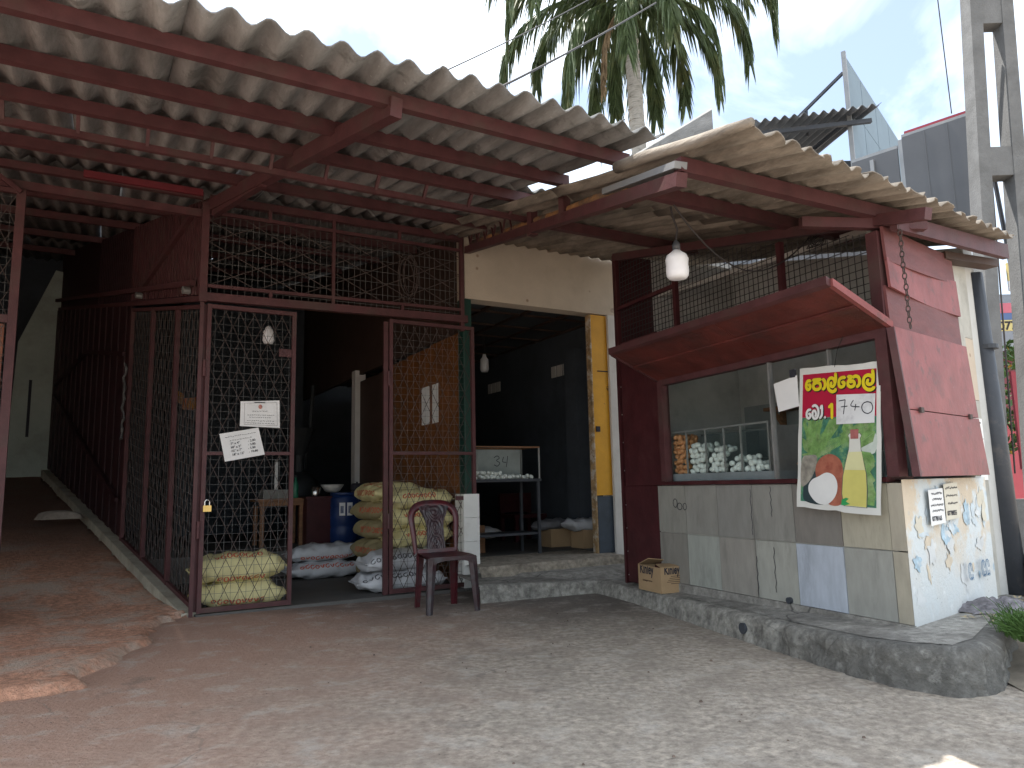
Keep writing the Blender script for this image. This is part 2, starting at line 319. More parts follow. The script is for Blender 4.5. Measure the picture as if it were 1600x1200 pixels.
# ramp of trodden earth left of the side fence
rg = random.Random(3)
def ramp_edge(y):
    if y < -.15: return -.75+(y+2.05)/(1.9)*.62+.06*math.sin(y*5)+.035*math.sin(y*13+1)
    return -.12-max(0, y)*math.tan(R(11))-.02
def seq(a, b, c, f1, f2):
    r = []; x = a
    while x < b: r.append(x); x += f1
    while x < c: r.append(x); x += f2
    return r+[c]
us = [-v for v in seq(0, 2.3, 6.2, .04, .4)][::-1]; ys = seq(-2.5, .4, 9.0, .04, .3)
def nz(x, y, s_): return mnoise.noise(Vector((x*s_, y*s_, 1.7)))
mb = MB(); nu = len(us)
for y in ys:
    for u in us:
        jag = .09*nz(u, y, 2.2)+.05*nz(u, y, 6)+.03*nz(u, y, 15)
        e1 = ramp_edge(y)-u+jag; e2 = y+2.02+.25*max(0, u+1.6)*.0+jag-.12*(u+1.2)*.5
        d = min(e1, e2) if y < -.1 else (e1 if u > -.4 else 1)
        top_ = .052-.10*min(1, max(0, y)/.8)+max(0, y)*.187+.02*nz(u, y, 1.3)+.010*nz(u, y, 5)
        if y > .0: k = 1
        else: k = min(1, max(0, d/.08))
        z = -.03+(top_+.03)*k
        if y > -.02 and u > ramp_edge(y)+.1: z = -.06
        mb.v.append((u, y, z))
for j_ in range(len(ys)-1):
    for i_ in range(nu-1):
        a = j_*nu+i_; mb.f.append((a, a+1, a+nu+1, a+nu))
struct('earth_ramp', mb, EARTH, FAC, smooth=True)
struct('shop_floor', MB().box(0, 4.0, -.03, 9, -.05, .022).warp(lambda p: Vector((p.x if p.x > .5 else (.0 if p.y < 1 else -1.72), p.y, p.z))), FLOOR, FAC)
struct('raised_shop_floor', B(-.5, 2.45, 2.2, 9, .0, .30), FLOOR, FAC)
# plinth (raised pavement round the stall)
outl = [(-.314, 6.371, .15), (.73, 6.78, .115), (.98, 6.15, .125), (1.335, 5.04, .145), (1.54, 4.307, .165), (1.695, 3.811, .185), (1.842, 3.561, .2), (1.986, 3.437, .21), (2.12, 3.46, .21), (2.28, 3.57, .21), (2.62, 3.98, .2), (3.1, 4.6, .2), (3.75, 5.4, .2)]
dense = []
for a, b in zip(outl, outl[1:]):
    n = max(2, int(math.dist(a, b)/.022))
    for k in range(n):
        t = k/n; dense.append(tuple(a[i]+(b[i]-a[i])*t for i in range(3)))
dense.append(outl[-1]); mb = MB(); top = []; LV = 11
for i, (x, y, z) in enumerate(dense):
    d = Vector(dense[min(i+1, len(dense)-1)])-Vector(dense[max(i-1, 0)]); nx, ny = d.y, -d.x; l = math.hypot(nx, ny); nx, ny = nx/l, ny/l
    near = max(0, min(1, (5.4-y)/1.2)); chip = max(0, mnoise.noise(Vector((x*4, y*4, 9)))-.15)*.09*near
    for k in range(LV+1):
        t = k/LV; p_ = Vector((x, y, z*t)); jit = (.006+.030*near)*(mnoise.noise(p_*7)*.7+mnoise.noise(p_*18)*.5+mnoise.noise(p_*40)*.25)-.024*max(0, t-.8)*5*(.4+.6*near)-chip*t*t+.02*(1-t)**3
        if t == 1: jit -= .012
        mb.v.append((x+nx*jit, y+ny*jit, z*t-.03*(t == 0)-(chip*.5+.006*near*mnoise.noise(p_*20) if t > .95 else 0)))
    mb.v.append((x-nx*.13, y-ny*.13, z-.001)); top.append((x-nx*.11, y-ny*.11, z))
for i in range(len(dense)-1):
    for k in range(LV+1):
        a = i*(LV+2)+k; mb.f.append((a, a+LV+2, a+LV+3, a+1))
kerb = struct('plinth_kerb', mb, CURB, smooth=True)
mb = MB(); inner = [(3.75, 5.4, .2), (4.6, 6.9, .2), (2.0, 9.0, .15), (-.6, 7.2, .15)]
mb.add([(x, y, z+.002) for x, y, z in top]+inner, [tuple(range(len(top)+len(inner)))])
struct('plinth_pavement', mb, PLTOP)
struct('doorway_step', MB().grid(lambda a, b: (2.40+1.75*a+.02*math.sin(b*9), (-.32+.012*math.sin(a*31)+.01*math.sin(a*57)) if b > .02 else -.335, .1+.14*min(1, b*2)) if b < .5 else (2.40+1.75*a, -.31+.9*(b-.5)*2, .24), 40, 8), STEPM, FAC)
struct('inner_floor', B(2.5, 8, .55, 9, .05, .243), FLOOR, FAC)

# ---- walls of the building
def wallthing(name, label, fr, boxes, mat, cat='wall'):
    t = thing(name, label, cat, fr, boxes[0][:1]+(boxes[0][2], boxes[0][4]))
    for b in boxes: part(t, 'wall_panel', B(*b), mat)
    return t
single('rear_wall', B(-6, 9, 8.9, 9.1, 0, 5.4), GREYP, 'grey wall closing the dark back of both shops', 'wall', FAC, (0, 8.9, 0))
single('lintel_wall', B(2.44, 4.38, 0, .18, 2.90, 3.86), PLAST, 'cream plastered wall above the open doorway', 'wall', FAC, (2.44, 0, 2.9))
single('door_pillar', B(4.25, 4.38, -.012, .2, .12, 2.899), WHITEP, 'narrow white pillar right of the yellow door', 'pillar', FAC, (4.25, 0, .12))
single('stall_end_wall', B(4.382, 5.2, .02, .2, .1, 3.3), WHITEP, 'plastered wall behind the red side panel of the stall', 'wall', FAC, (4.4, 0, 0))
t = thing('wooden_partition', 'orange varnished board partition behind the right gate leaf', 'partition', FAC, (2.47, .2, 0))
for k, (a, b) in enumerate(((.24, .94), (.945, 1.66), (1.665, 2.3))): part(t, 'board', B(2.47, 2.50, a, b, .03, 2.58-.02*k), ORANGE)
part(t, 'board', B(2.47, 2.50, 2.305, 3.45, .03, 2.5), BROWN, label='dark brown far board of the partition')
for a, b in ((.74, .90), (.98, 1.20)): part(t, 'paper_notice', B(2.464, 2.468, a, b, 1.69, 2.12), PAPER)
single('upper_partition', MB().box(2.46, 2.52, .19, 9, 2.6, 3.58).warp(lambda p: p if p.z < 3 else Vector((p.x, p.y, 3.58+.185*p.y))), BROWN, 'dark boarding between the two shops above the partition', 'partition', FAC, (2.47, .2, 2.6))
single('inner_pillar', B(2.40, 2.55, 3.46, 3.62, .3, 2.66), WHITEP, 'pale pillar at the far end of the wooden partition', 'pillar', FAC, (2.45, 3.5, .3))
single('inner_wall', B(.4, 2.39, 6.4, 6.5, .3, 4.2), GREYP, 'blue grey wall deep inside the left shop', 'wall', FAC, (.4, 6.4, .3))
# right hand shop: ceiling, side wall with vents
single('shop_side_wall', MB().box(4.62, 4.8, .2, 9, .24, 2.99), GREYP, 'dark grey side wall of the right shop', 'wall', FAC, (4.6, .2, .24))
single('wall_pilaster', B(4.45, 4.62, .95, 1.2, .24, 2.7), GREYP, 'grey pilaster beside the yellow door inside the shop', 'pillar', FAC, (4.5, .9, .24))
for y0, who in ((1.35, 'nearer'), (3.2, 'farther')):
    t = thing('wall_vent', who+' pale block vent high on the dark shop wall', 'vent', FAC, (4.61, y0, 2.4))
    for k in range(3): part(t, 'vent_block', B(4.605, 4.618, y0+k*.14, y0+k*.14+.11, 2.43, 2.58), WHITEP)
t = thing('panel_ceiling', 'dark ceiling of square panels in wooden battens above the egg stand', 'ceiling', FAC, (2.5, .2, 3.0))
for i in range(4):
    for j in range(12): part(t, 'ceiling_panel', B(2.55+i*.52, 3.05+i*.52, .2+j*.62, .80+j*.62, 3.02, 3.03), CEIL)
for i in range(5): part(t, 'batten', B(2.51+i*.52, 2.555+i*.52, .2, 7.6, 2.995, 3.018), BROWN)
for j in range(12): part(t, 'batten', B(2.56, 4.6, .16+j*.62, .20+j*.62, 2.995, 3.018), BROWN)
single('flat_roof', B(2.5, 7.5, .19, 9, 3.80, 3.86), ASB, 'flat grey roof over the right hand shop', 'roof', FAC, (2.5, .2, 3.8))
# green post, white tiled stub post, yellow door
single('green_post', B(2.425, 2.52, .02, .14, .90, 2.899), GREEN, 'dark green painted post at the left door jamb', 'post', FAC, (2.43, .02, .9))
t = thing('tiled_stub_post', 'white tiled stub wall under the dark green post', 'post', FAC, (2.38, -.03, 0))
for k in range(4): part(t, 'tile', B(2.385, 2.555, -.03, .16, .0+k*.23, .227+k*.23), M('white_tile', (.72, .72, .69), .35, .05, 8, .03, 30, (.5, .48, .43, .5), 5, .55, .75))
t = thing('folded_door', 'yellow folded door leaf with dark blue foot', 'door', FAC, (4.02, .04, .24))
part(t, 'upper_panel', MB().box(4.03, 4.249, .02, .06, .86, 2.89), YEL)
part(t, 'lower_panel', MB().box(4.04, 4.249, .02, .062, .24, .85), NAVY)
part(t, 'edge_strip', MB().box(4.015, 4.03, .015, .10, .24, 2.89), M('worn_door_edge', (.3, .2, .1), .7, .5, 12, .3, 40, (.5, .45, .38, .9), 9, .5, .6))
part(t, 'bolt', B(4.10, 4.24, .008, .02, 2.24, 2.25), INK); part(t, 'latch', B(4.05, 4.10, .006, .02, 1.56, 1.62), INK)

# ================================================================== ROOFS
def corr(c0, nw, pitch, l0, l1, fn, amp=.026, th=.007, seg=8, nl=6, seed=0):
    mb = MB(); nc = nw*seg; rr = random.Random(seed)
    ph = [rr.uniform(-.004, .004) for _ in range(nw+1)]
    for s in (0, -th):
        for j in range(nl+1):
            for i in range(nc+1):
                c = c0+pitch*i/seg; a = l0(c); b = l1(c); l = a+(b-a)*j/nl
                h = amp*math.cos(2*math.pi*i/seg)+ph[i//seg]+.006*math.sin(j*1.3+seed)+s
                mb.v.append(tuple(fn(c, l, h)))
    o = (nl+1)*(nc+1)
    for j in range(nl):
        for i in range(nc):
            a = j*(nc+1)+i; mb.f.append((a, a+1, a+nc+2, a+nc+1)); mb.f.append((o+a, o+a+nc+1, o+a+nc+2, o+a+1))
    for i in range(nc):
        mb.f.append((i, o+i, o+i+1, i+1)); a = nl*(nc+1)+i; mb.f.append((a, a+1, o+a+1, o+a))
    for j in range(nl):
        a = j*(nc+1); mb.f.append((a, a+nc+1, o+a+nc+1, o+a)); a += nc; mb.f.append((a, o+a, o+a+nc+1, a+nc+1))
    return mb
T1 = math.tan(R(10.5))
def r1z(y): return 3.55+T1*y
roof = thing('main_canopy', 'large corrugated grey canopy on red purlins over the gated shop', 'canopy', FAC, (0, 0, 3.4))
def r1(c, l, h): return (c, l, r1z(l)+.056+h)
PIT = .157
rowspec = [(-3.53, -1.72, -.52, 2.05, 0), (-1.95, .12, -.52-3*PIT, 2.42, .009), (-.12, 3.0, -.52-PIT, 2.75, .018), (2.8, 5.6, -.52-2*PIT, 2.75, .027), (5.4, 9.3, -.52-PIT, 2.75, .036)]
sd = 0
for (ya, yb, j0, right, dz) in rowspec:
    c = j0-7*PIT*5
    while c < right-.1:
        nw = min(7, max(1, round((right-c)/PIT))); sd += 1; e = random.uniform(-.03, .02)
        part(roof, 'roof_sheet', corr(c, nw, PIT, lambda q: ya+e+.014*mnoise.noise(Vector((q*11, ya, 0)))+.02*max(0, mnoise.noise(Vector((q*5, 3, ya)))-.25), lambda q: yb, lambda a, b, h: r1(a, b, h+dz+(sd % 2)*.004), seed=sd, nl=5), ASB, smooth=True); c += 7*PIT
def pur(y, u0, u1, wd=.05, ht=.075, dz=0, mat=RED):
    part(roof, 'purlin', MB().bar((u0, y, r1z(y)-.012+dz), (u1, y, r1z(y)-.012+dz), wd, ht), mat)
pur(-3.2, -5.5, 1.98); pur(-2.55, -5.5, 1.98); pur(-1.92, -5.5, 2.12); pur(-.78, -5.5, 2.36); pur(1.2, -5, 2.4); pur(2.5, -5, 2.4); pur(4.2, -5, 2.4); pur(6.2, -5, 2.4)
pur(.16, -5, -.06, .05, .05, .02)
part(roof, 'rafter', MB().bar((.0, .12, r1z(.12)-.10), (.47, -3.24, r1z(-3.24)-.055), .065, .10), RED)
part(roof, 'rafter', MB().bar((-3.0, .12, r1z(.12)-.10), (-2.6, -3.24, r1z(-3.24)-.055), .065, .10), RED)
part(roof, 'brace', MB().bar((.03, -.05, 3.37), (.20, -1.30, 3.20), .05, .06), RED)
part(roof, 'brace_post', MB().bar((.20, -1.28, 3.17), (.20, -1.28, 3.30), .05, .05), RED)
# truss girder under the third purlin
part(roof, 'truss_chord', MB().bar((-5, -1.80, r1z(-1.80)-.15), (2.2, -1.80, r1z(-1.80)-.15), .035, .04), RED)
k = -4.9
while k < 2.2:
    part(roof, 'truss_strut', MB().bar((k, -1.81, r1z(-1.80)-.14), (k, -1.90, r1z(-1.9)-.02), .02, .025), RED); k += .36
for y in (-3.2, -2.55, -1.92):
    uu = 1.95 if y < -2 else 2.08
    part(roof, 'stub_post', MB().bar((uu, y, r1z(y)-.30), (uu, y, r1z(y)-.04), .06, .06, (0, 1, 0)), RED)
# left header beams over the alley
part(roof, 'header', MB().bar((-4, .0, 3.52), (-.06, .0, 3.525), .05, .06), RED)
part(roof, 'header', MB().bar((-.95, -.06, 3.525), (-.07, -.06, 3.53), .03, .055), REDB, label='brighter red repainted length of the header')
part(roof, 'header', MB().bar((-4, .02, 3.385), (-.02, .02, 3.37), .05, .065), RED)

def toL(fr, p): return fr.m.inverted() @ Vector(p)
TS = .2364
def r2z(x, y): return 2.5-TS*x-.0228*y
wing = thing('stall_canopy', 'lower corrugated canopy with warm grey sheets over the egg stall', 'canopy', CNT, (0, 0, 2.4))
def r2f(c, l, h): return (l, c, r2z(l, c)+.085+h)
def edge2(y): return .24-.235*y+.03*mnoise.noise(Vector((y*9, 0, 0)))+.03*mnoise.noise(Vector((y*23, 5, 0)))
PW = .138
cst = -1.42
for k in range(3):
    c = cst+k*7*PW; nw = 7
    part(wing, 'roof_sheet', corr(c, nw, PW, lambda q: edge2(q)+.02*(k % 2), lambda q: -1.35, lambda a, b, h: r2f(a, b, h+.004*(k % 2)), amp=.019, seed=50+k), ASB2, smooth=True)
    part(wing, 'roof_sheet', corr(c, nw, PW, lambda q: -1.12, lambda q: -4.12, lambda a, b, h: r2f(a, b, h+.01+.004*(k % 2)), amp=.019, seed=60+k), ASB2, smooth=True)
part(wing, 'edge_capping', MB().tube([(x, -1.43+.01*math.sin(x*9), r2z(x, -1.43)+.105) for x in (.56, .4, .2, 0, -.2, -.35, -.5)], [.02, .026, .03, .03, .032, .034, .034], 12), ASB2, smooth=True)
for pts in (((.03, -1.42), (-.035, .45)), ((-.55, -1.30), (-.70, .62)), ((-2.10, -1.05), (-2.2, .5))):
    (xa, ya), (xb, yb) = pts
    part(wing, 'purlin', MB().bar((xa, ya, r2z(xa, ya)+.015), (xb, yb, r2z(xb, yb)+.015), .055, .075), RED)
bA = toL(CNT, FAC.w((2.46, -.03, 3.40))); bB = toL(CNT, (.85, 3.36, 2.455))
part(wing, 'edge_beam', MB().bar(bA, bB, .06, .07), RED)
part(wing, 'rusty_pipe', MB().tube([bA+(bB-bA)*t+Vector((.0, .03, .062+.012*math.sin(t*20))) for t in (.03, .15, .3, .45, .6, .75, .86)], .032, 8), M('rust_orange', (.30, .15, .06), .8, .35, 7, .2, 40, (.07, .06, .055, .9), 4, .45, .6), smooth=True)
part(wing, 'zinc_flashing', MB().bar(bA+(bB-bA)*.80+Vector((0, 0, .075)), bB+Vector((0, 0, .075)), .07, .035), GALV)
bC = bA+Vector((0, 0, .30)); bD = bA+(bB-bA)*.36+Vector((0, 0, .30))
part(wing, 'top_chord', MB().bar(bC, bD, .04, .04), RED)
n = 11
for k in range(n):
    a = bA+(bB-bA)*(.36*k/n)+Vector((0, 0, .03 if k % 2 else .29)); b = bA+(bB-bA)*(.36*(k+1)/n)+Vector((0, 0, .29 if k % 2 else .03))
    part(wing, 'lacing_bar', MB().bar(a, b, .014, .014), RED)
# pvc sheet lying in the valley between both roofs
single('valley_flashing', MB().grid(lambda a, b: (2.0+.75*a, -1.6+1.65*b, 3.40+.2*b+.05*math.cos(a*6)), 8, 4).grid(lambda a, b: (2.0+.75*a, -1.6+1.65*b, 3.396+.2*b+.05*math.cos(a*6)), 8, 4), GALV, 'grey curved flashing sheet in the gap between both canopies', 'sheet', FAC, (2.4, -1, 3.4), smooth=True)
# fascia, rafters and soffit over the stall's street side
part(wing, 'fascia', MB().add([toL(CNT, SID.w(p)) for p in ((.02, -.10, 2.385), (1.55, -.22, 2.47), (1.55, -.22, 2.57), (.02, -.10, 2.48), (.02, -.06, 2.385), (1.55, -.18, 2.47), (1.55, -.18, 2.57), (.02, -.06, 2.48))], [(0, 1, 2, 3), (7, 6, 5, 4), (0, 4, 5, 1), (3, 2, 6, 7), (1, 5, 6, 2), (0, 3, 7, 4)]), RED)
part(wing, 'soffit_plank', MB().bar(toL(CNT, SID.w((.95, .02, 2.43))), toL(CNT, SID.w((1.58, -.10, 2.46))), .10, .05), BROWN)
part(wing, 'side_beam', MB().bar(toL(CNT, SID.w((-.30, .30, 2.47))), toL(CNT, SID.w((.26, -.16, 2.44))), .05, .06), RED)

# ================================================================== GATED SHOP FRONT
t = thing('gate_portal', 'red steel portal with wire mesh transom above the gates', 'gate frame', FAC, (0, 0, 0))
part(t, 'post', MB().box(-.065, -.005, -.03, .03, 2.59, 3.46), RED); part(t, 'post', MB().box(-.052, -.022, -.015, .015, .0, 2.588), RED)
part(t, 'post', MB().box(2.385, 2.425, -.02, .02, 2.55, 3.56), RED)
part(t, 'header_beam', MB().bar((-.005, 0, 2.635), (2.46, 0, 2.675), .06, .07), RED)
part(t, 'top_beam', MB().bar((-.005, .02, 3.515), (2.43, .02, 3.53), .06, .065), RED)
part(t, 'mesh_rail', MB().bar((0, .0, 3.39), (2.385, .0, 3.395), .025, .03), RED); part(t, 'mesh_rail', MB().bar((0, .0, 2.735), (2.385, .0, 2.77), .025, .028), RED)
for u, a, b in ((.50, 3.40, 3.5), (1.08, 2.66, 3.5), (1.73, 3.40, 3.5), (.52, 2.66, 2.74), (1.76, 2.68, 2.75)): part(t, 'mullion', MB().bar((u, -.005, a), (u, -.005, b), .028, .028, (0, 1, 0)), RED)
part(t, 'diamond_mesh', lattice(MB(), .0, 2.385, 2.75, 3.385, .40, .19, .02, .006), RUST, kind='stuff')
part(t, 'wire_mesh', wiregrid(MB(), .0, 2.385, 2.68, 3.50, .055, .11, .035, .0035), WIRE, kind='stuff')
def leaf(name, label, fr, x0, x1, z0, z1, zm, group, dx=.118, dz=.245, y=0, stile=.034):
    t = thing(name, label, 'gate', fr, (x0, y, z0), group)
    part(t, 'stile', B(x0, x0+stile, y-.018, y+.018, z0, z1), RED); part(t, 'stile', B(x1-stile, x1, y-.018, y+.018, z0, z1), RED)
    part(t, 'top_rail', B(x0+stile, x1-stile, y-.016, y+.016, z1-.035, z1-.001), RED); part(t, 'bottom_rail', B(x0+stile, x1-stile, y-.016, y+.016, z0+.001, z0+.04), RED)
    part(t, 'middle_rail', B(x0+stile, x1-stile, y-.014, y+.014, zm-.014, zm+.014), RED)
    part(t, 'diamond_lattice', lattice(MB(), x0+stile, x1-stile, z0+.04, z1-.035, dx, dz, y+.012, .0042), RUST, kind='stuff')
    part(t, 'wire_mesh', wiregrid(MB(), x0+stile, x1-stile, z0+.04, z1-.035, .062, .068, y+.024, .0024), WIRE, kind='stuff')
    return t
t = leaf('mesh_gate', 'closed red mesh gate leaf with two paper notices hung on it', FAC, .005, .748, .03, 2.575, 1.31, 'mesh gate leaves of the shop front', y=-.005)
part(t, 'latch_plate', B(.60, .71, -.026, -.022, 2.16, 2.23), RED); part(t, 'hinge', MB().tube([(-.005, -.03, .62), (-.005, -.03, .76)], .014, 8), RED); part(t, 'hinge', MB().tube([(-.005, -.03, 1.95), (-.005, -.03, 2.09)], .014, 8), RED)
t = leaf('mesh_gate', 'red mesh gate leaf behind the plastic chair', FAC, 1.625, 2.53, .035, 2.60, 1.315, 'mesh gate leaves of the shop front', y=-.005)
part(t, 'hinge', MB().tube([(1.615, -.03, .62), (1.615, -.03, .76)], .014, 8), RED); part(t, 'hinge', MB().tube([(1.615, -.03, 1.95), (1.615, -.03, 2.09)], .014, 8), RED); part(t, 'bolt_plate', B(2.30, 2.42, -.028, -.022, .86, .90), RED)
single('gate_stile', B(1.572, 1.614, -.015, .02, .03, 2.57), RED, 'slim red stile of a folded leaf beside the open gateway', 'gate', FAC, (1.59, 0, .03))
# tall gate leaf at the far left edge
t = leaf('mesh_gate', 'tall open red mesh gate leaf at the left edge of the picture', FAC, -2.38, -1.32, .07, 3.33, 1.35, 'alley gate leaves', y=-.01, stile=.06)
part(t, 'cross_rail', B(-2.32, -1.38, -.03, -.012, 2.28, 2.34), RED); part(t, 'diagonal_brace', MB().bar((-1.35, -.035, 3.30), (-1.62, -.035, 3.50), .04, .03), RED)
part(t, 'lower_panel', B(-2.3, -1.40, .03, .05, .15, 2.28), M('orange_brown_ply', (.3, .12, .07), .7, .3, 4, .1, 30, (.12, .05, .04, .8), 3, .45, .65))

# ================================================================== SIDE FENCE (rises with the ramp)
SH = .187
def shear(p): return Vector((p.x, p.y, p.z-SH*p.x))
fence = thing('side_fence', 'red mesh and sheet side fence climbing the alley ramp', 'fence', FEN, (0, 0, 0))
def fpart(name, mb, mat, **k): return part(fence, name, mb.warp(shear), mat, **k)
for s in (.012, .78, 1.62, 2.45): fpart('upright', B(-s-.04, -s, -.02, .02, .04, 2.57), RED)
fpart('bottom_rail', B(-2.45, -.05, -.015, .015, .04, .075), RED); fpart('top_rail', B(-2.45, -.05, -.015, .015, 2.535, 2.57), RED)
fpart('diamond_lattice', lattice(MB(), -2.45, -.05, .075, 2.535, .13, .26, .012, .005), RUST, kind='stuff')
fpart('wire_mesh', wiregrid(MB(), -2.45, -.05, .075, 2.535, .07, .08, .024, .0026), WIRE, kind='stuff')
sheetmb = B(-.165, 0, -.01, .01, .06, 2.6)
for k in range(28):
    s = 2.50+k*.17; fpart('sheet_strip', B(-s-.165, -s-.004, -.012-.012*(k % 2), .008, .06, 2.60), FSHADE)
fpart('diagonal_bar', MB().bar((-2.55, -.05, .45), (-6.9, -.05, 1.25), .035, .05), FSHADE); fpart('diagonal_bar', MB().bar((-2.55, -.05, 2.05), (-4.6, -.05, 2.0), .035, .05), FSHADE); fpart('diagonal_bar', MB().bar((-4.6, -.05, 2.0), (-6.9, -.05, 1.4), .035, .05), FSHADE)
fpart('slide_rail', B(-7.2, -.22, -.07, -.03, 2.735, 2.785), RED); fpart('upper_rail', B(-7.2, -.0, -.02, .02, 2.60, 2.65), RED)
for k in range(44):
    s = .04+k*.098; fpart('slat', B(-s-.058, -s, -.012, .004, 2.66, 3.52), RED if k < 26 else FSHADE)  # farther slats take the darker red, with the alley's shade in it
fpart('backing_board', B(-7.3, -4.4, .02, .04, 2.66, 3.56), FSHADE)
fpart('slat_brace', MB().bar((-.3, -.03, 3.45), (-2.1, -.03, 2.75), .04, .05), RED)
fpart('roller', MB().tube([(-.42, -.08, 2.70), (-.42, -.02, 2.70)], .035, 10), ALU); fpart('roller', MB().tube([(-2.05, -.08, 2.70), (-2.05, -.02, 2.70)], .035, 10), ALU)
single('fence_kerb', MB().box(-7.4, -.02, -.10, .05, -.22, .035).warp(shear), M('lime_kerb', (.42, .39, .31), .9, .2, 5, .3, 40, (.2, .16, .12, .8), 2, .5, .7), 'pale concrete kerb under the side fence', 'kerb', FEN, (0, 0, 0))
t = thing('alley_wall', 'lime washed wall at the dark end of the alley', 'wall', FAC, (-1.9, 7.1, 1.0))
part(t, 'wall_face', MB().add([(-1.98, 7.1, .9), (-1.36, 7.1, .9), (-1.36, 7.1, 4.6), (-1.46, 7.1, 4.62), (-1.90, 7.1, 3.4), (-1.98, 7.3, .9), (-1.36, 7.3, .9), (-1.36, 7.3, 4.6), (-1.46, 7.3, 4.62), (-1.90, 7.3, 3.4)], [(0, 1, 2, 3, 4), (9, 8, 7, 6, 5), (0, 5, 6, 1), (1, 6, 7, 2), (2, 7, 8, 3), (3, 8, 9, 4), (4, 9, 5, 0)]), LIMEP)
part(t, 'slit', B(-1.72, -1.68, 7.09, 7.099, 1.9, 2.8), INK)
single('alley_light_blocker', B(-4.6, -4.4, .3, 9, 0, 5.3), M('blocker_brown', (.16, .12, .1), .9, .2, 3, .2, 30), 'unseen wall added left of the alley to keep it dark', 'wall', FAC, (-4.5, .3, 0))  # out of view, put in to keep light out of the alley
single('stone_slab', MB().grid(lambda a, b: (-1.30+.44*a+.03*math.sin(b*9), 3.35+.3*b+.02*math.sin(a*11), .72+.10*math.sin(math.pi*min(1, max(0, a)))**.3*math.sin(math.pi*b)**.3), 12, 10), M('slab_stone', (.3, .26, .22), .9, .25, 8, .5, 50), 'flat grey stone slab lying on the alley ramp', 'stone', FAC, (-1.1, 3.5, .7), smooth=True)

# ================================================================== EGG STALL
counter = thing('tiled_counter', 'tiled counter wall of the egg stall in mixed grey tiles', 'counter', CNT, (-1.1, 0, .1))
part(counter, 'core_wall', B(-2.25, -.065, .012, .16, .08, .962), SIDEP)
part(counter, 'skirting', B(-2.25, -.0, -.012, .011, .08, .205), PLTOP)
part(counter, 'sill', B(-2.20, -.075, -.02, .2, .968, .996), MAROON)
TJ = [-2.25, -1.893, -1.522, -1.156, -.79, -.422, -.094, .0]
tcol = {0: [(.27, .265, .235), (.265, .26, .235), (.25, .245, .225), (.265, .26, .235), (.21, .195, .175), (.40, .37, .29), (.385, .35, .28)],
        1: [(.23, .22, .195), (.34, .355, .32), (.30, .285, .255), (.36, .36, .32), (.43, .47, .53), (.325, .325, .295), (.40, .365, .29)]}
for row, (z0, z1) in enumerate(((.594, .964), (.207, .590))):
    for k in range(7):
        c = tcol[row][k]; m = M('tile_%d_%d' % (row, k), c, .42, .12, 7, .04, 30, tuple(x*.62 for x in c)+(.75,), 3.2, .52, .72, stretch=(2.5, 2.5, .7))
        j = random.uniform(-.002, .002)
        part(counter, 'tile', B(TJ[k]+.002, TJ[k+1]-.003, -.001+j, .011, z0+.001, z1-.002), m)
mb = MB()
for (cx, cz, rr_, sq) in ((-2.02, .825, .026, 1.3), (-1.965, .80, .03, .9), (-1.90, .80, .022, 1.2)):
    mb.ribbon([(cx+rr_*math.cos(a/10*6.28), -.0045, cz+sq*rr_*math.sin(a/10*6.28)) for a in range(12)], .006, (0, 1, 0))
part(counter, 'scribble', mb, INK)
for (xa, za, zb) in ((-1.17, .93, .62), (-.98, .95, .75), (-.985, .55, .26), (-1.15, .48, .22)): part(counter, 'crack', MB().ribbon([(xa+.006*math.sin(k*2.1), -.0042, za+(zb-za)*k/9) for k in range(10)], .005, (0, 1, 0)), INK)
# interior of the stall
single('stall_back_wall', MB().box(-2.765, -.42, 1.4, 1.5, .1, 2.62).warp(lambda p: p if p.z < 1 else Vector((p.x, p.y, r2z(p.x, p.y)+.03))), M('stall_inner_plaster', (.50, .50, .48), .9, .1, 3, .1, 40, (.3, .3, .28, .6), 2, .5, .7), 'pale inner back wall of the egg stall', 'wall', CNT, (-1.3, 1.4, .1))
t = thing('inner_tile_dado', 'grey tiled dado seen through the stall window', 'tiles', CNT, (-1.3, 1.38, .2))
for k in range(4):
    for r_ in range(2): part(t, 'tile', B(-2.7+k*.5, -2.205+k*.5, 1.385, 1.399, .7+r_*.5, 1.195+r_*.5), M('inner_tile', (.27, .29, .29), .5, .1, 4, .03, 30))
single('stall_end_plaster', B(-2.80, -2.77, .42, 2.0, .1, 3.1), M('stall_inner_plaster', (.5,)*3), 'pale plastered inner end wall of the egg stall', 'wall', CNT, (-2.8, .42, .1))
single('stall_rear_panel', B(-2.80, -2.77, .0, .418, .1, 3.1), MAROON, 'maroon sheet closing the inner end of the egg stall', 'panel', CNT, (-2.8, 0, .1))
single('stall_floor_slab', B(-2.76, -.2, .2, 1.39, .1, .2), FLOOR, 'dark floor inside the egg stall', 'floor', CNT, (-1, .5, .1))
single('lit_ledge_bar', MB().bar((-3.6, .5, 2.80), (-.45, .5, 2.62), .05, .04), WHITEP, 'white bar standing in for a lit ledge behind the stall mesh', 'beam', CNT, (-2, .5, 2.6))  # white bar added in place of a wall ledge catching light
t = thing('inner_shelf', 'brown wooden shelf on a bracket inside the stall', 'shelf', CNT, (-1.6, 1.2, 1.3))
part(t, 'board', B(-2.2, -1.4, 1.15, 1.38, 1.60, 1.63), WOODT); part(t, 'bracket', MB().bar((-2.1, 1.38, 1.35), (-2.1, 1.18, 1.59), .03), WOODT); part(t, 'post', B(-2.2, -2.16, 1.34, 1.38, 1.2, 1.599), WOODT)
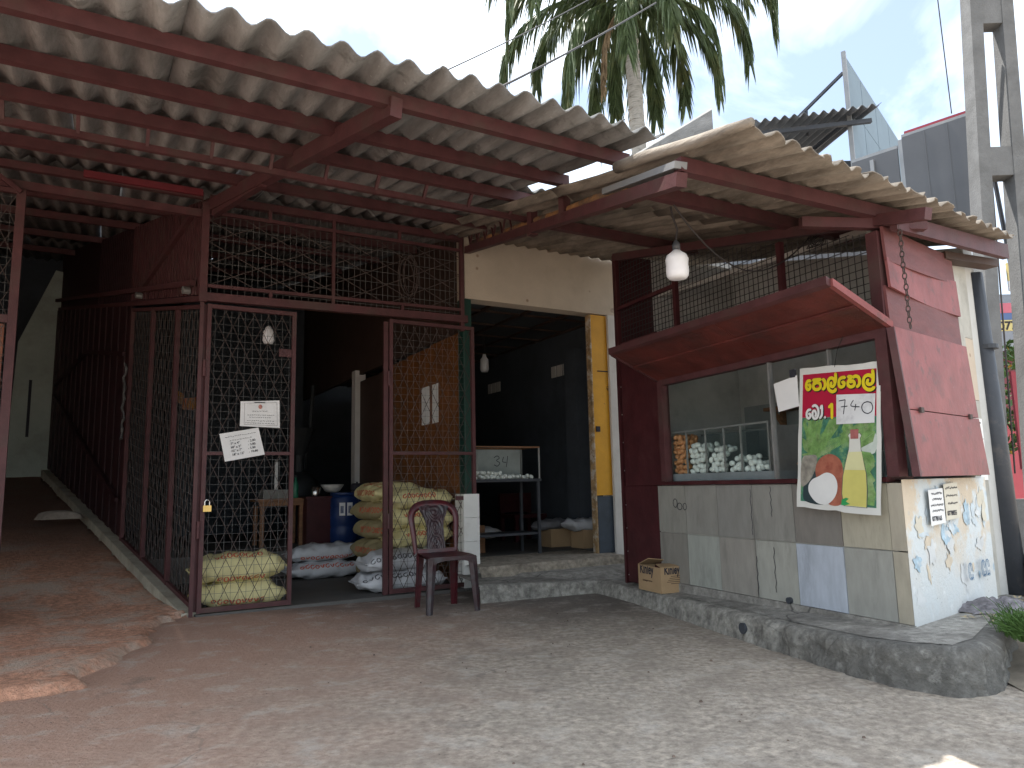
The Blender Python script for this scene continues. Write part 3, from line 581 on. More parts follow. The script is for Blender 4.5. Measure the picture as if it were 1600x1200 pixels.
# window
win = thing('stall_window', 'red framed serving window of the egg stall with aluminium bars', 'window', CNT, (-1.1, 0, .97))
part(win, 'jamb', B(-2.175, -2.115, -.012, .06, .997, 1.86), RED); part(win, 'jamb', B(-.075, .0, -.012, .06, .997, 2.40), RED)
part(win, 'head_rail', B(-2.114, -.076, -.008, .06, 1.785, 1.86), RED)
part(win, 'mullion', B(-.946, -.932, .01, .05, .997, 1.784), ALU); part(win, 'mullion', B(-.440, -.430, .01, .05, .997, 1.784), ALU)
for a, b in ((-2.114, -.947), (-.931, -.441), (-.429, -.077)): part(win, 'pane', B(a, b, .036, .040, 1.0, 1.783), glass('window_glass'))
# maroon side panel at the inner end
t = thing('steel_screen', 'dark maroon steel panel between white pillar and tiled counter', 'panel', CNT, (-2.45, 0, .13))
part(t, 'lower_sheet', B(-2.74, -2.252, .0, .02, .14, .962), MAROON); part(t, 'upper_sheet', B(-2.72, -2.176, -.004, .02, .966, 2.25), MAROON)
for z in (.2, .4, .6, .8, 1.1, 1.35, 1.6, 1.85): part(t, 'rivet', MB().lathe([(.006, 0), (.004, .004)], 6).warp(lambda p, z=z: Vector((-2.725+p.x, -.006-p.z, z+p.y))), ALU)
# mesh transom above the window
def ztop(x): return 2.405-.236*x
ms = thing('stall_mesh_screen', 'dark square wire mesh screen above the stall awning', 'mesh screen', CNT, (-1.4, 0, 1.87))
part(ms, 'top_beam', MB().bar((-2.78, .02, ztop(-2.78)+.02), (.30, .02, ztop(.1)+.015), .055, .065), RED)
for x in (-2.765, -1.9, -.76): part(ms, 'upright', B(x-.02, x+.02, .0, .035, 1.862, ztop(x)-.01), MAROON)
part(ms, 'mid_rail', B(-2.745, -1.92, .0, .03, 2.565, 2.595), MAROON)
mb = MB(); x = -2.74
while x < -.08: mb.bar((x, .04, 1.862), (x, .04, ztop(x)-.01), .0042, .0042, (0, 1, 0)); x += .047
z = 1.89
while z < 3.0:
    xr = min(-.08, -(z-2.40)/.236) if z > 2.42 else -.08
    mb.bar((-2.745, .044, z), (xr, .044, z), .0042, .0042, (0, 1, 0)); z += .047
part(ms, 'wire_mesh', mb, DARKW, kind='stuff')
# awning flap
aw = thing('awning_flap', 'red painted board flap propped open above the stall window', 'awning', CNT, (-1.1, 0, 1.81))
def awf(x, d, h): return (x, -.014-d, 1.83+.46*d+h)
def slab(x0, x1, d0, d1, h0, h1): return MB().hexa([awf(x0, d0, h0), awf(x1, d0, h0), awf(x1, d1, h0), awf(x0, d1, h0)], [awf(x0, d0, h1), awf(x1, d0, h1), awf(x1, d1, h1), awf(x0, d1, h1)])
part(aw, 'board', slab(-2.16, -.94, .0, .43, 0, .012), AWN); part(aw, 'board', slab(-.936, .015, .0, .43, .002, .014), AWN)
part(aw, 'front_rail', slab(-2.17, .03, .431, .461, -.012, .034), RED); part(aw, 'end_rail', slab(.016, .046, -.01, .43, -.008, .034), PINK); part(aw, 'end_rail', slab(-2.19, -2.161, .0, .43, -.008, .034), RED)
part(aw, 'batten', slab(-2.15, .01, .20, .24, -.014, -.002), AWN)
# hanging chain
ch = thing('hanging_chain', 'rusty link chain hanging down the red planks of the stall corner', 'chain', SID, (.045, -.10, 1.8))
lm = MB(); lp = [(.011*math.cos(a/10*6.283), 0, (.0 if abs(math.sin(a/10*6.283)) < .01 else 0)+.02*math.sin(a/10*6.283)) for a in range(11)]; lm.tube(lp, .0035, 5, cap=False)
lme = lm.mesh('link', RUST, True)
for k in range(19):
    o = bpy.data.objects.new('link', lme); col.objects.link(o); o.parent = ch; o.location = (.004*math.sin(k*.7)+.0012*k, 0, .60-.0315*k); o.rotation_euler = (0, 0, R(90) if k % 2 else 0)
# street side: torn posters wall, planks, folded shutter
side = thing('stall_side_wall', 'low side wall of the stall covered in torn blue and white bills', 'wall', SID, (.6, 0, .19))
part(side, 'wall_face', MB().grid(lambda a, b: (1.30*a, .0, .19+.79*b), 4, 4).grid(lambda a, b: (1.30-1.19*a, .12, .19+.79*b), 1, 1).grid(lambda a, b: (.11*b+(1.30-.11*b)*a, .12*b, .982), 1, 1).grid(lambda a, b: (1.30, .12*a, .19+.79*b), 1, 1), TORN)
rg2 = random.Random(12)
for k in range(34):      # loose scraps of old bills curling off the wall
    x = rg2.uniform(.08, 1.2); z = rg2.uniform(.30, .90); wd = rg2.uniform(.02, .09); ht = rg2.uniform(.02, .10); tilt = rg2.uniform(-.4, .4)
    pts = []; n = 17
    for q in range(n):
        a = 2*math.pi*q/n; r_ = rg2.uniform(.45, 1); px, pz = wd*r_*math.cos(a), ht*r_*math.sin(a); pts.append((x+px*math.cos(tilt)-pz*math.sin(tilt), -.0012-(.009*max(0, -pz/ht) if k % 6 == 0 else .0)-k*.0001, z+px*math.sin(tilt)+pz*math.cos(tilt)))
    m = [M('bill_white', (.60, .615, .61), .85, .1, 12, .1, 30), M('bill_pale_blue', (.54, .61, .65), .85, .2, 16, .1, 30, (.62, .62, .6, .8), 12, .5, .6), PAPER2, M('bill_blue', (.38, .50, .58), .85, .3, 20, .1, 30, (.6, .62, .62, .8), 14, .5, .6), M('bill_cream', (.60, .52, .41), .85, .1, 12, .1, 30)][rg2.choice((0, 0, 1, 2, 4, 4, 0, 1, 3) if ht < .1 else (0, 0, 1, 4))]
    part(side, 'torn_bill', MB().add(pts, [tuple(range(n))]), m)
def bill(name, label, x0, x1, z0, z1, mat, ink, lines, tel=True, shift=.05, lean=.0):
    t = thing(name, label, 'poster', SID, ((x0+x1)/2, -.02, z0))
    sk = lambda x, z, d=0: (x+lean*(z-z0), -.024-d, z)
    part(t, 'sheet', MB().add([sk(x0, z0), sk(x1, z0+.01), sk(x1, z1), sk(x0, z1-.008)], [(0, 1, 2, 3)]), mat)
    for k in range(lines):
        zz = z1-(z1-z0)*(.14+.62*k/lines); mb = MB(); x = x0+.02+random.random()*.03
        while x < x1-.03:
            l = random.uniform(.008, .022); mb.ribbon([sk(x+q*l/4, zz+random.uniform(-.007, .007), .0015) for q in range(5)], .005, (0, 1, 0)); x += l+.004
        part(t, 'text_line', mb, ink)
    if tel:
        s = (z1-z0)*.17; part(t, 'number', text_mb(tel, s, lambda a, b: sk(x0+.02+a*((x1-x0-.04)/(s*.62*len(tel))), z0+(z1-z0)*.13+b, .0016), .0012), ink)
bill('paper_bill', 'white printed bill pasted on the torn side wall', .285, .50, .715, .925, PAPER, INK, 4, '0778165')
bill('paper_bill', 'yellowed bill with a phone number on the torn side wall', .515, .735, .735, .955, PAPER2, INK, 3, '0778855')
mb = MB()
for ox in (.78, 1.0, 1.07):
    for q in range(2): mb.ribbon([(ox+.025*math.cos(a/9*7)+q*.02, -.03, .42+.05*math.sin(a/9*7)+(-.05 if a > 7 else 0)) for a in range(10)], .008, (0, 1, 0))
part(side, 'painted_letters', mb, INKB)
t = thing('plank_cladding', 'three dull red planks nailed above the folded shutter', 'cladding', SID, (.5, 0, 1.8))
for (zl0, zl1, zr0, zr1, m, d) in ((2.215, 2.42, 2.255, 2.45, PLANK, .012), (2.06, 2.235, 2.03, 2.27, PINK, .018), (1.80, 2.075, 1.79, 2.05, PLANK, .008)):
    n = 10; f = lambda a, z_a, z_b, y: [(1.07*a, y+.008*math.sin(a*4+d*300), z_a+(z_b-z_a)*a-.012*math.sin(a*math.pi))]
    mb = MB()
    for q in range(n):
        a, b = q/n, (q+1)/n
        B0 = f(a, zl0, zr0, -.02-d)[0]; B1 = f(b, zl0, zr0, -.02-d)[0]; T0 = f(a, zl1, zr1, -.012-d)[0]; T1_ = f(b, zl1, zr1, -.012-d)[0]
        mb.hexa([B0, B1, (B1[0], B1[1]+.015, B1[2]), (B0[0], B0[1]+.015, B0[2])], [T0, T1_, (T1_[0], T1_[1]+.015, T1_[2]), (T0[0], T0[1]+.015, T0[2])])
    part(t, 'plank', mb, m)
t = thing('folded_shutter', 'pale red folded shutter of two hinged boards on the street side', 'shutter', SID, (.5, -.04, 1.0))
def shp(x, z, y): return (x, y-.07*(1.83-z)*(1.05-.75*x), z)
def board(x0, x1b, x1t, z0, z1): return MB().hexa([shp(x0, z0, -.052), shp(x1b, z0, -.052), shp(x1b, z0, -.03), shp(x0, z0, -.03)], [shp(x0, z1, -.052), shp(x1t, z1, -.052), shp(x1t, z1, -.03), shp(x0, z1, -.03)])
part(t, 'board', board(-.03, 1.12, 1.06, 1.362, 1.825), PINK); part(t, 'board', board(-.02, 1.205, 1.125, .995, 1.356), PINK)
for x in (.12, .94): part(t, 'hinge', B(x-.02, x+.02, -.105+.03*x, -.093+.03*x, 1.345, 1.375), RUST)
part(t, 'edge_batten', MB().hexa([shp(-.045, .995, -.055), shp(-.022, .995, -.055), shp(-.022, .995, -.015), shp(-.045, .995, -.015)], [shp(-.045, 1.82, -.055), shp(-.032, 1.82, -.055), shp(-.032, 1.82, -.015), shp(-.045, 1.82, -.015)]), RED)
single('corner_post', B(1.075, 1.16, -.02, .08, .986, 2.32), SIDEP, 'rough grey cement post behind the folded shutter', 'post', SID, (1.1, 0, .99))
t = thing('end_wall', 'plastered wall end with a beige painted band beside the pipe', 'wall', SID, (1.4, .05, .19))
for z0, z1, m in ((.19, 1.5, SIDEP), (1.503, 1.93, PLAST), (1.933, 2.5, SIDEP)): part(t, 'paint_band', B(1.165 if z0 > 1 else 1.302, 1.50, .03, .25, z0, z1), m)
for zz in (1.30, 1.16, 1.02): part(t, 'pasted_bill', B(1.20, 1.44, .022, .027, zz-.06, zz+.075), PAPER)
mb = MB()
for k in range(9): mb.box(1.23, 1.40-.05*(k % 3), .019, .0205, 1.34-k*.044, 1.352-k*.044)
part(t, 'bill_text', mb, INK)
t = thing('drain_pipe', 'thick black drain pipe leaning at the stall end', 'pipe', SID, (1.6, -.02, .2))
part(t, 'pipe', MB().tube([(1.60, -.02, .2), (1.60, -.0, 1.3), (1.585, .03, 2.42)], .068, 16), PVC, smooth=True)
part(t, 'bracket', MB().tube([(1.60, -.01, 1.87), (1.60, -.01, 1.90)], .072, 16), PVC)

# egg case on the counter
case = thing('egg_case', 'glass egg case with compartments standing on the stall counter', 'display case', CNT, (-1.65, .2, 1.0))
CX = [-2.185, -1.96, -1.725, -1.515, -1.335, -1.06]
part(case, 'tray', B(-2.24, -1.02, .08, .46, .998, 1.055), TRAY)
for x in CX: part(case, 'divider', B(x-.006, x+.006, .10, .43, 1.056, 1.372), ALU if x in (CX[0], CX[-1]) else glass('case_divider', (.92, .94, .94)))
for x in CX: part(case, 'corner_bar', B(x-.007, x+.007, .088, .099, 1.056, 1.385), ALU)
part(case, 'top_bar', B(-2.192, -1.053, .086, .10, 1.386, 1.40), ALU); part(case, 'top_bar', B(-2.192, -1.053, .43, .444, 1.373, 1.387), ALU)
part(case, 'front_glass', B(-2.178, -1.068, .092, .095, 1.057, 1.384), glass('case_glass'))
em = MB(); NL, NA = 9, 12; prof = []
for i in range(NL+1):
    a = math.pi*i/NL; zz = -math.cos(a); prof.append((max(.0004, .0215*math.sin(a)*(1-.12*zz)), .0275*zz))
em.lathe(prof, NA); EW = em.mesh('egg', EGGW, True); EB = em.mesh('egg', EGGB, True)
def eggs(fr, x0, x1, y0, y1, z0, hfun, me, label, group, rnd):
    n = 0; layer = 0; z = z0+.022
    while z < z0+.31:
        off = .022 if layer % 2 else 0; row = 0; y = y0+.024
        while y < y1-.02 and row < 3:
            x = x0+.026+off*rnd.uniform(.4, 1.4)+(.012 if row % 2 else 0)
            while x < x1-.024:
                if z < z0+hfun(x, y)+rnd.uniform(-.012, .012):
                    vis = row == 0 or z > z0+hfun(x, y)-.05
                    if vis:
                        o = bpy.data.objects.new('egg', me); col.objects.link(o); o.location = fr.w((x+rnd.uniform(-.011, .011), y+rnd.uniform(0, .014)+(.006 if layer % 2 else 0), z+rnd.uniform(-.010, .010)))
                        o.rotation_euler = (rnd.uniform(-1.4, 1.4), rnd.uniform(-1.4, 1.4), rnd.uniform(0, 6)); props(o, label, 'egg', group); n += 1
                x += .047
            y += .046; row += 1
        z += .039; layer += 1
    return n
rn = random.Random(5)
eggs(CNT, CX[0], CX[1], .10, .40, 1.056, lambda x, y: .30, EB, 'brown egg in the leftmost compartment of the counter egg case', 'brown eggs', rn)
eggs(CNT, CX[1], CX[2], .10, .40, 1.056, lambda x, y: .215+.12*(y-.1), EW, 'white egg in the second compartment of the counter egg case', 'eggs in second compartment', rn)
eggs(CNT, CX[2], CX[3], .10, .40, 1.056, lambda x, y: .165+.35*(y-.1), EW, 'white egg in the third compartment of the counter egg case', 'eggs in third compartment', rn)
eggs(CNT, CX[3], CX[4], .10, .40, 1.056, lambda x, y: .085+.45*(y-.1), EW, 'white egg in the fourth compartment of the counter egg case', 'eggs in fourth compartment', rn)
eggs(CNT, CX[4], CX[5], .10, .36, 1.056, lambda x, y: .12-.40*(x-CX[4])+.12*(y-.1), EW, 'white egg in the rightmost compartment of the counter egg case', 'eggs in fifth compartment', rn)
single('food_packet', MB().grid(lambda a, b: (-.90+.24*a, .16+.10*math.sin(b*3.1)*.5, 1.0+.13*b*(.75+.25*math.sin(a*3.1))), 8, 6).grid(lambda a, b: (-.90+.24*a, .17+.12*math.sin(b*3.1), 1.0+.13*b*(.75+.25*math.sin(a*3.1))), 8, 6), M('packet', (.5, .45, .38), .4, .2, 14, .1, 40, (.5, .12, .06, .9), 9, .52, .56), 'crinkled snack packet beside the egg case behind the poster', 'packet', CNT, (-.8, .2, 1.0), smooth=True)
t = thing('blank_paper', 'blank white paper clipped up in the stall window', 'paper', CNT, (-.75, .0, 1.45))
part(t, 'sheet', MB().add([(-.865, -.02, 1.625), (-.655, -.022, 1.655), (-.655, -.024, 1.455), (-.835, -.022, 1.435)], [(3, 2, 1, 0)]), PAPER); part(t, 'clip', B(-.71, -.67, -.03, -.012, 1.645, 1.695), INK)

# ---- coconut oil poster
TLp, TRp, BRp, BLp = (Vector((-.650, .0, 1.693)), Vector((-.058, .0, 1.648)), Vector((-.088, -.075, .785)), Vector((-.688, -.075, .823)))
NP = ((BLp-TLp).cross(TRp-TLp)).normalized()
if NP.y > 0: NP = -NP
def PP(a, b, d=0):
    p = (TLp*(1-a)+TRp*a)*(1-b)+(BLp*(1-a)+BRp*a)*b; return p+NP*d
post = thing('oil_poster', 'hanging coconut oil price poster with red heading and bottle', 'poster', CNT, (-.37, 0, .8))
rp = random.Random(4); ring = []
for k in range(40):
    t_ = k/40*4; e = int(t_); f_ = t_-e; j = rp.uniform(-.006, .006); a, b = [(f_, j), (1+j, f_), (1-f_, 1+j), (j, 1-f_)][e]; ring.append(PP(a, b))
psheet = part(post, 'sheet', MB().add(ring, [tuple(range(40))]).add([p-NP*.003 for p in ring], [tuple(range(39, -1, -1))]), M('poster_vinyl', (.66, .66, .62), .45, .05, 6, .12, 9))
def pquad(a0, b0, a1, b1, d): return MB().add([PP(a0, b0, d), PP(a1, b0, d), PP(a1, b1, d), PP(a0, b1, d)], [(0, 1, 2, 3)])
def spoly(pts):
    n = len(pts); r = []
    for i in range(n):
        p0, p1, p2, p3 = pts[i-1], pts[i], pts[(i+1) % n], pts[(i+2) % n]
        for k in range(4):
            t = k/4; r.append(tuple(.5*((2*p1[q])+(-p0[q]+p2[q])*t+(2*p0[q]-5*p1[q]+4*p2[q]-p3[q])*t*t+(-p0[q]+3*p1[q]-3*p2[q]+p3[q])*t**3) for q in (0, 1)))
    return r
def ppoly(pts, d): return MB().add([PP(a, b, d) for a, b in pts], [tuple(range(len(pts)))])
PRED = M('poster_red', (.42, .012, .045), .45, .07, 4, .1, 9); PYEL = M('poster_yellow', (.72, .58, .02), .45, .06, 8, 0); PWHI = M('poster_white', (.72, .72, .70), .45, .05, 8, 0); PBLK = M('poster_black', (.03, .02, .02), .5, .1, 8, 0)
PGRN = M('poster_palm_print', (.05, .17, .11), .5, .4, 22, .1, 9, (.20, .34, .14, .9), 16, .5, .62)
part(psheet, 'red_field', pquad(.05, .045, .955, .36, .0012), PRED); part(psheet, 'palm_print', pquad(.05, .361, .955, .955, .0012), PGRN)
lf = MB(); rq = random.Random(9)
for (ax, ay, ang, ln) in ((.17, .62, -1.9, .28), (.17, .62, -1.25, .3), (.17, .62, -.75, .42), (.17, .62, -2.6, .2), (.95, .40, 2.8, .34), (.95, .46, 2.6, .26), (.95, .66, 3.4, .22), (.95, .78, 3.3, .2), (.95, .88, 3.5, .18), (.17, .62, -.35, .4), (.17, .62, -1.55, .3), (.5, .37, 2.2, .3), (.6, .38, 1.2, .26), (.92, .62, 2.2, .25), (.93, .94, 4.0, .25), (.9, .93, 4.5, .3)):
    for k in range(26):
        s_ = k/26; x = ax+ln*s_*math.cos(ang)*1.2; y = ay+ln*s_*math.sin(ang)*.85
        for sg in (-1, 1):
            a2 = ang+sg*.75; q = .10*(1-s_*.5)
            p = [(x, y), (x+q*math.cos(a2), y+q*.7*math.sin(a2))]
            if all(.055 < c[0] < .95 and .365 < c[1] < .95 for c in p): lf.ribbon([PP(*c, .0018) for c in p], .006, NP)
part(psheet, 'printed_leaves', lf, M('poster_leaf_light', (.16, .30, .09), .5, .4, 25, 0, dirt=(.34, .42, .22, .9), dscale=12), kind='stuff')
part(psheet, 'pale_print', ppoly(spoly([(.66, .52), (.94, .47), (.94, .60), (.80, .60), (.68, .62)]), .0015), M('poster_pale', (.5, .56, .5), .5, .15, 12, 0)); part(psheet, 'trunk_print', ppoly(spoly([(.06, .66), (.15, .63), (.26, .64), (.2, .78), (.06, .85)]), .0024), M('poster_trunk', (.27, .25, .21), .5, .4, 20, 0))
def ell(cx, cy, rx, ry, n=28, rot=0, a0=0, a1=6.2832):
    r = []
    for k in range(n):
        a = a0+(a1-a0)*k/(n-1 if a1-a0 < 6.2 else n); x, y = rx*math.cos(a), ry*math.sin(a); r.append((cx+x*math.cos(rot)-y*math.sin(rot), cy+x*math.sin(rot)+y*math.cos(rot)))
    return r
part(psheet, 'coconut_shade', ppoly(spoly([(.20, .74), (.11, .80), (.085, .88), (.12, .955), (.40, .955), (.45, .80)]), .0021), M('poster_shadow', (.03, .05, .055), .5, .2, 8, 0))
part(psheet, 'coconut_husk', ppoly(spoly([(.24, .745), (.27, .67), (.36, .625), (.46, .62), (.55, .66), (.585, .74), (.58, .86), (.555, .955), (.40, .955), (.30, .85)]), .0027), M('poster_brown', (.36, .12, .075), .5, .25, 14, 0, dirt=(.25, .06, .04, .9), dscale=25))
part(psheet, 'coconut_flesh', ppoly(spoly([(.28, .775), (.38, .745), (.47, .762), (.515, .815), (.505, .885), (.445, .94), (.37, .965), (.26, .955), (.17, .90), (.155, .845), (.20, .80)]), .0033), PWHI)
bt = [(.655, .475), (.775, .475), (.79, .49), (.775, .505), (.785, .58), (.81, .65), (.845, .74), (.855, .84), (.85, .958), (.60, .958), (.575, .88), (.585, .76), (.615, .67), (.65, .58), (.655, .505), (.64, .49)]
part(psheet, 'bottle_outline', ppoly([(.715+(a-.715)*1.07, .72+(b-.72)*1.012) for a, b in bt], .0030), M('poster_outline', (.10, .12, .09), .5, .2, 10, 0)); part(psheet, 'bottle_glass', ppoly(bt, .0036), M('poster_bottle', (.62, .62, .56), .45, .06, 6, 0))
part(psheet, 'oil_fill', ppoly([(.60, .72), (.835, .715), (.845, .74), (.855, .84), (.85, .956), (.60, .956), (.575, .88), (.585, .76)], .0041), M('poster_oil', (.60, .55, .16), .45, .1, 5, 0)); part(psheet, 'oil_fill', ppoly([(.645, .60), (.795, .595), (.835, .714), (.60, .719), (.615, .67)], .0041), M('poster_oil_light', (.64, .62, .34), .45, .06, 5, 0))
part(psheet, 'bottle_cap', ppoly([(.665, .448), (.76, .446), (.758, .51), (.668, .512)], .0047), M('poster_cap', (.38, .13, .12), .5, .2, 20, 0)); part(psheet, 'leaf_print', ppoly([(.57, .92), (.62, .905), (.655, .91), (.62, .93), (.67, .945), (.60, .958), (.565, .955)], .0047), M('poster_green', (.03, .3, .09), .5, .1, 8, 0))
# lettering, traced as strokes; coordinates are 1/1000 of the poster's heading area
def smooth_stroke(pts, n=5):
    if len(pts) < 3: return pts
    r = []
    for i in range(len(pts)-1):
        p0 = pts[max(i-1, 0)]; p1 = pts[i]; p2 = pts[i+1]; p3 = pts[min(i+2, len(pts)-1)]
        for k in range(n):
            t = k/n; r.append(tuple(.5*((2*p1[q])+(-p0[q]+p2[q])*t+(2*p0[q]-5*p1[q]+4*p2[q]-p3[q])*t*t+(-p0[q]+3*p1[q]-3*p2[q]+p3[q])*t**3) for q in (0, 1)))
    r.append(pts[-1]); return r
def lay(c):       # tracing units to poster fractions (the heading rises to the right in the tracing)
    x, y = c; px = 1250+x/11.43; py = 565+y/11.43
    a = (px-1251.5)/130.0; yt = 577-14*a; yb = 792+14*a; b = (py-yt)/(yb-yt); a = (px-(1252-7*b))/(130.0); return a, b
def strokes(name, list_, wd, mat, d):
    mb = MB()
    for i, st in enumerate(list_):
        s_ = smooth_stroke(st) if len(st) > 2 else st
        mb.ribbon([PP(*lay(c), d+.00015*i) for c in s_], wd, NP)
        for e in (s_[0], s_[-1]):
            mb.add([PP(*lay((e[0]+wd*950*math.cos(q*.7854), e[1]+wd*950*math.sin(q*.7854))), d+.00015*i) for q in range(8)], [tuple(range(8))])
    part(psheet, name, mb, mat)
W1_ = [[(250, 350), (200, 352), (168, 400), (165, 470), (195, 512), (235, 485), (243, 430), (205, 425)],
       [(300, 335), (345, 345), (318, 395), (303, 455), (335, 502), (400, 500), (445, 455), (430, 395), (375, 378), (330, 400)], [(300, 335), (380, 325), (450, 322)],
       [(490, 318), (527, 350), (532, 430), (515, 480), (485, 495)],
       [(650, 375), (640, 430), (680, 448), (715, 400), (705, 320), (650, 290), (600, 330), (585, 420), (605, 500), (660, 542), (715, 525), (730, 490)], [(733, 205), (735, 330), (712, 400)],
       [(905, 280), (845, 285), (800, 330), (792, 410), (820, 455), (870, 440), (890, 385), (850, 365)],
       [(955, 265), (1015, 268), (990, 310), (955, 370), (960, 425), (1000, 452), (1050, 435), (1068, 385), (1040, 345), (995, 365)], [(1040, 280), (1090, 255), (1140, 275), (1158, 340), (1148, 410), (1110, 450)],
       [(1300, 320), (1285, 385), (1335, 405), (1382, 360), (1378, 275), (1315, 235), (1250, 265), (1220, 350), (1232, 440), (1285, 498), (1350, 500), (1400, 460)], [(1383, 145), (1390, 280), (1375, 380)]]
strokes('heading_shadow', [[(x+12, y+12) for x, y in s_] for s_ in W1_], .0265, PBLK, .0020); strokes('heading_letters', W1_, .0205, PYEL, .0045)
W2_ = [[(245, 875), (200, 882), (168, 930), (170, 1000), (205, 1030), (238, 1000), (235, 955), (205, 950)], [(285, 815), (335, 795), (385, 840), (398, 930), (375, 1010), (320, 1035), (285, 985), (290, 910), (330, 895), (350, 950), (335, 990)], [(440, 850), (462, 800), (468, 880), (460, 970), (425, 1025)], [(515, 1010), (530, 1010)]]
strokes('price_word_shadow', [[(x+10, y+10) for x, y in s_] for s_ in W2_], .022, PBLK, .0020); strokes('price_word', W2_, .0165, PWHI, .0045)
strokes('number_one', [[(600, 825), (655, 765)], [(655, 765), (652, 1025)]], .020, PYEL, .0047)
part(psheet, 'price_card', MB().add([PP(*lay(c), .0075) for c in ((745, 598), (1420, 572), (1390, 1105), (735, 1135))], [(0, 1, 2, 3)]), M('price_card', (.70, .71, .71), .6, .05, 6, 0, dirt=(.48, .48, .49, .8), dscale=14))
strokes('price_digits', [[(795, 712), (905, 690)], [(905, 690), (892, 790), (868, 950)], [(830, 820), (940, 806)], [(1048, 700), (1005, 800), (1150, 818)], [(1090, 770), (1070, 882)], [(1285, 725), (1225, 750), (1190, 820), (1215, 905), (1285, 938), (1350, 900), (1372, 820), (1345, 745), (1285, 725)]], .006, INK, .0082)
part(post, 'hanging_string', MB().tube([PP(.46, .01), PP(.46, .01)+Vector((.03, .0, .10)), (-.25, -.03, 1.87)], .0018, 4), DARKW)

# ================================================================== THINGS AT THE GATE
def note(name, label, corners, lines, pic=False):
    c = [Vector((u, -.034, z)) for u, z in corners]; t = thing(name, label, 'notice', FAC, c[0])
    def P(a, b, d=0): return (c[0]*(1-a)+c[1]*a)*(1-b)+(c[3]*(1-a)+c[2]*a)*b+Vector((0, -d, 0))
    part(t, 'sheet', MB().grid(lambda a, b: P(a, b, .004*math.sin(a*7+b*4)), 6, 6), PAPER)
    rr = random.Random(len(label))
    for k, (b, a0, txt, sz) in enumerate(lines):
        if txt:
            wl = (c[1]-c[0]).length; hl = (c[3]-c[0]).length
            part(t, 'text', text_mb(txt, sz, lambda x, y: P(a0+x/wl, b-y/hl, .0065), .0004), INK)
        else:
            mb = MB(); a = a0
            while a < 1-a0:
                l = rr.uniform(.02, .06); mb.ribbon([P(a+l*q/5, b+rr.uniform(-.018, .018), .0065) for q in range(6)], .0028, (0, 1, 0)); a += l+.02
            part(t, 'text_line', mb, INK)
    if pic:
        part(t, 'emblem', MB().add([P(.50+.05*math.cos(q), .23+.09*math.sin(q), .0062) for q in [k*.785 for k in range(8)]], [tuple(range(8))]), M('emblem_red', (.45, .2, .16), .8, .4, 60, 0)); part(t, 'clip', MB().bar(P(.35, .06, .008), P(.62, .075, .008), .012, .006), INK)
        mb = MB()
        for a, b in (((.1, .08), (.93, .08)), ((.93, .08), (.93, .93)), ((.93, .93), (.1, .93)), ((.1, .93), (.1, .08))): mb.ribbon([P(*a, .0063), P(*b, .0063)], .0018, (0, 1, 0))
        part(t, 'border_line', mb, WIRE)
    return t
note('paper_notice', 'upright white printed notice with small emblem on the mesh gate', [(.29, 1.75), (.61, 1.77), (.62, 1.53), (.29, 1.54)], [(.40, .30, None, 0), (.55, .18, None, 0), (.64, .22, None, 0), (.77, .17, None, 0), (.86, .13, None, 0)], True)
note('paper_notice', 'tilted white handwritten price list on the mesh gate', [(.13, 1.47), (.44, 1.53), (.50, 1.30), (.18, 1.24)], [(.16, .12, None, 0), (.30, .22, None, 0), (.45, .22, '7" x 4"', .026), (.45, .66, '- 2.80', .026), (.58, .2, '10" x 5"', .026), (.58, .64, '- 3.80', .026), (.71, .2, '12" x 7"', .026), (.71, .62, '- 5.80', .026), (.84, .2, '16" x 12"', .026), (.84, .62, '- 10.80', .026)])
t = thing('padlock', 'brass padlock hanging on the left gate stile', 'padlock', FAC, (.05, -.04, .84))
part(t, 'body', B(.022, .085, -.055, -.03, .835, .885), BRASS); part(t, 'shackle', MB().tube([(.035, -.042, .88), (.035, -.042, .915), (.045, -.042, .93), (.062, -.042, .93), (.072, -.042, .915), (.072, -.042, .88)], .005, 6), STEEL)
t = thing('wire_coil', 'tangled coil of wire hung on the mesh transom', 'wire coil', FAC, (1.8, -.03, 2.75)); rr = random.Random(2)
for k in range(6):
    cx, cz, rx, rz = 1.80+rr.uniform(-.03, .03), 3.03+rr.uniform(-.04, .04), rr.uniform(.05, .12), rr.uniform(.18, .26)
    part(t, 'loop', MB().tube([(cx+rx*math.cos(q*.42), -.03-.008*k, cz+rz*math.sin(q*.42)) for q in range(16)], .003, 5), RUST)
t = thing('fence_chain', 'loose pale chain dangling on the side fence mesh', 'chain', FEN, (-2.42, -.05, 1.6))
part(t, 'strand', MB().tube([shear(Vector((-2.42+.03*math.sin(k*1.3), -.06-.01*math.cos(k*2.1), 1.95-.055*k))) for k in range(16)], [.010+.006*(k % 2) for k in range(16)], 6), WIRE)
single('orange_cloth', MB().grid(lambda a, b: shear(Vector((-1.75+.55*a, .30+.03*math.sin(a*9), 1.60+.12*b-.05*math.sin(a*3)))), 14, 3), M('orange_cloth', (.16, .045, .015), .8, .5, 6, .2, 20, (.2, .10, .02, .9), 5, .5, .55), 'orange and red cloth strip behind the side fence mesh', 'cloth', FEN, (-1.6, 0, 1.7))

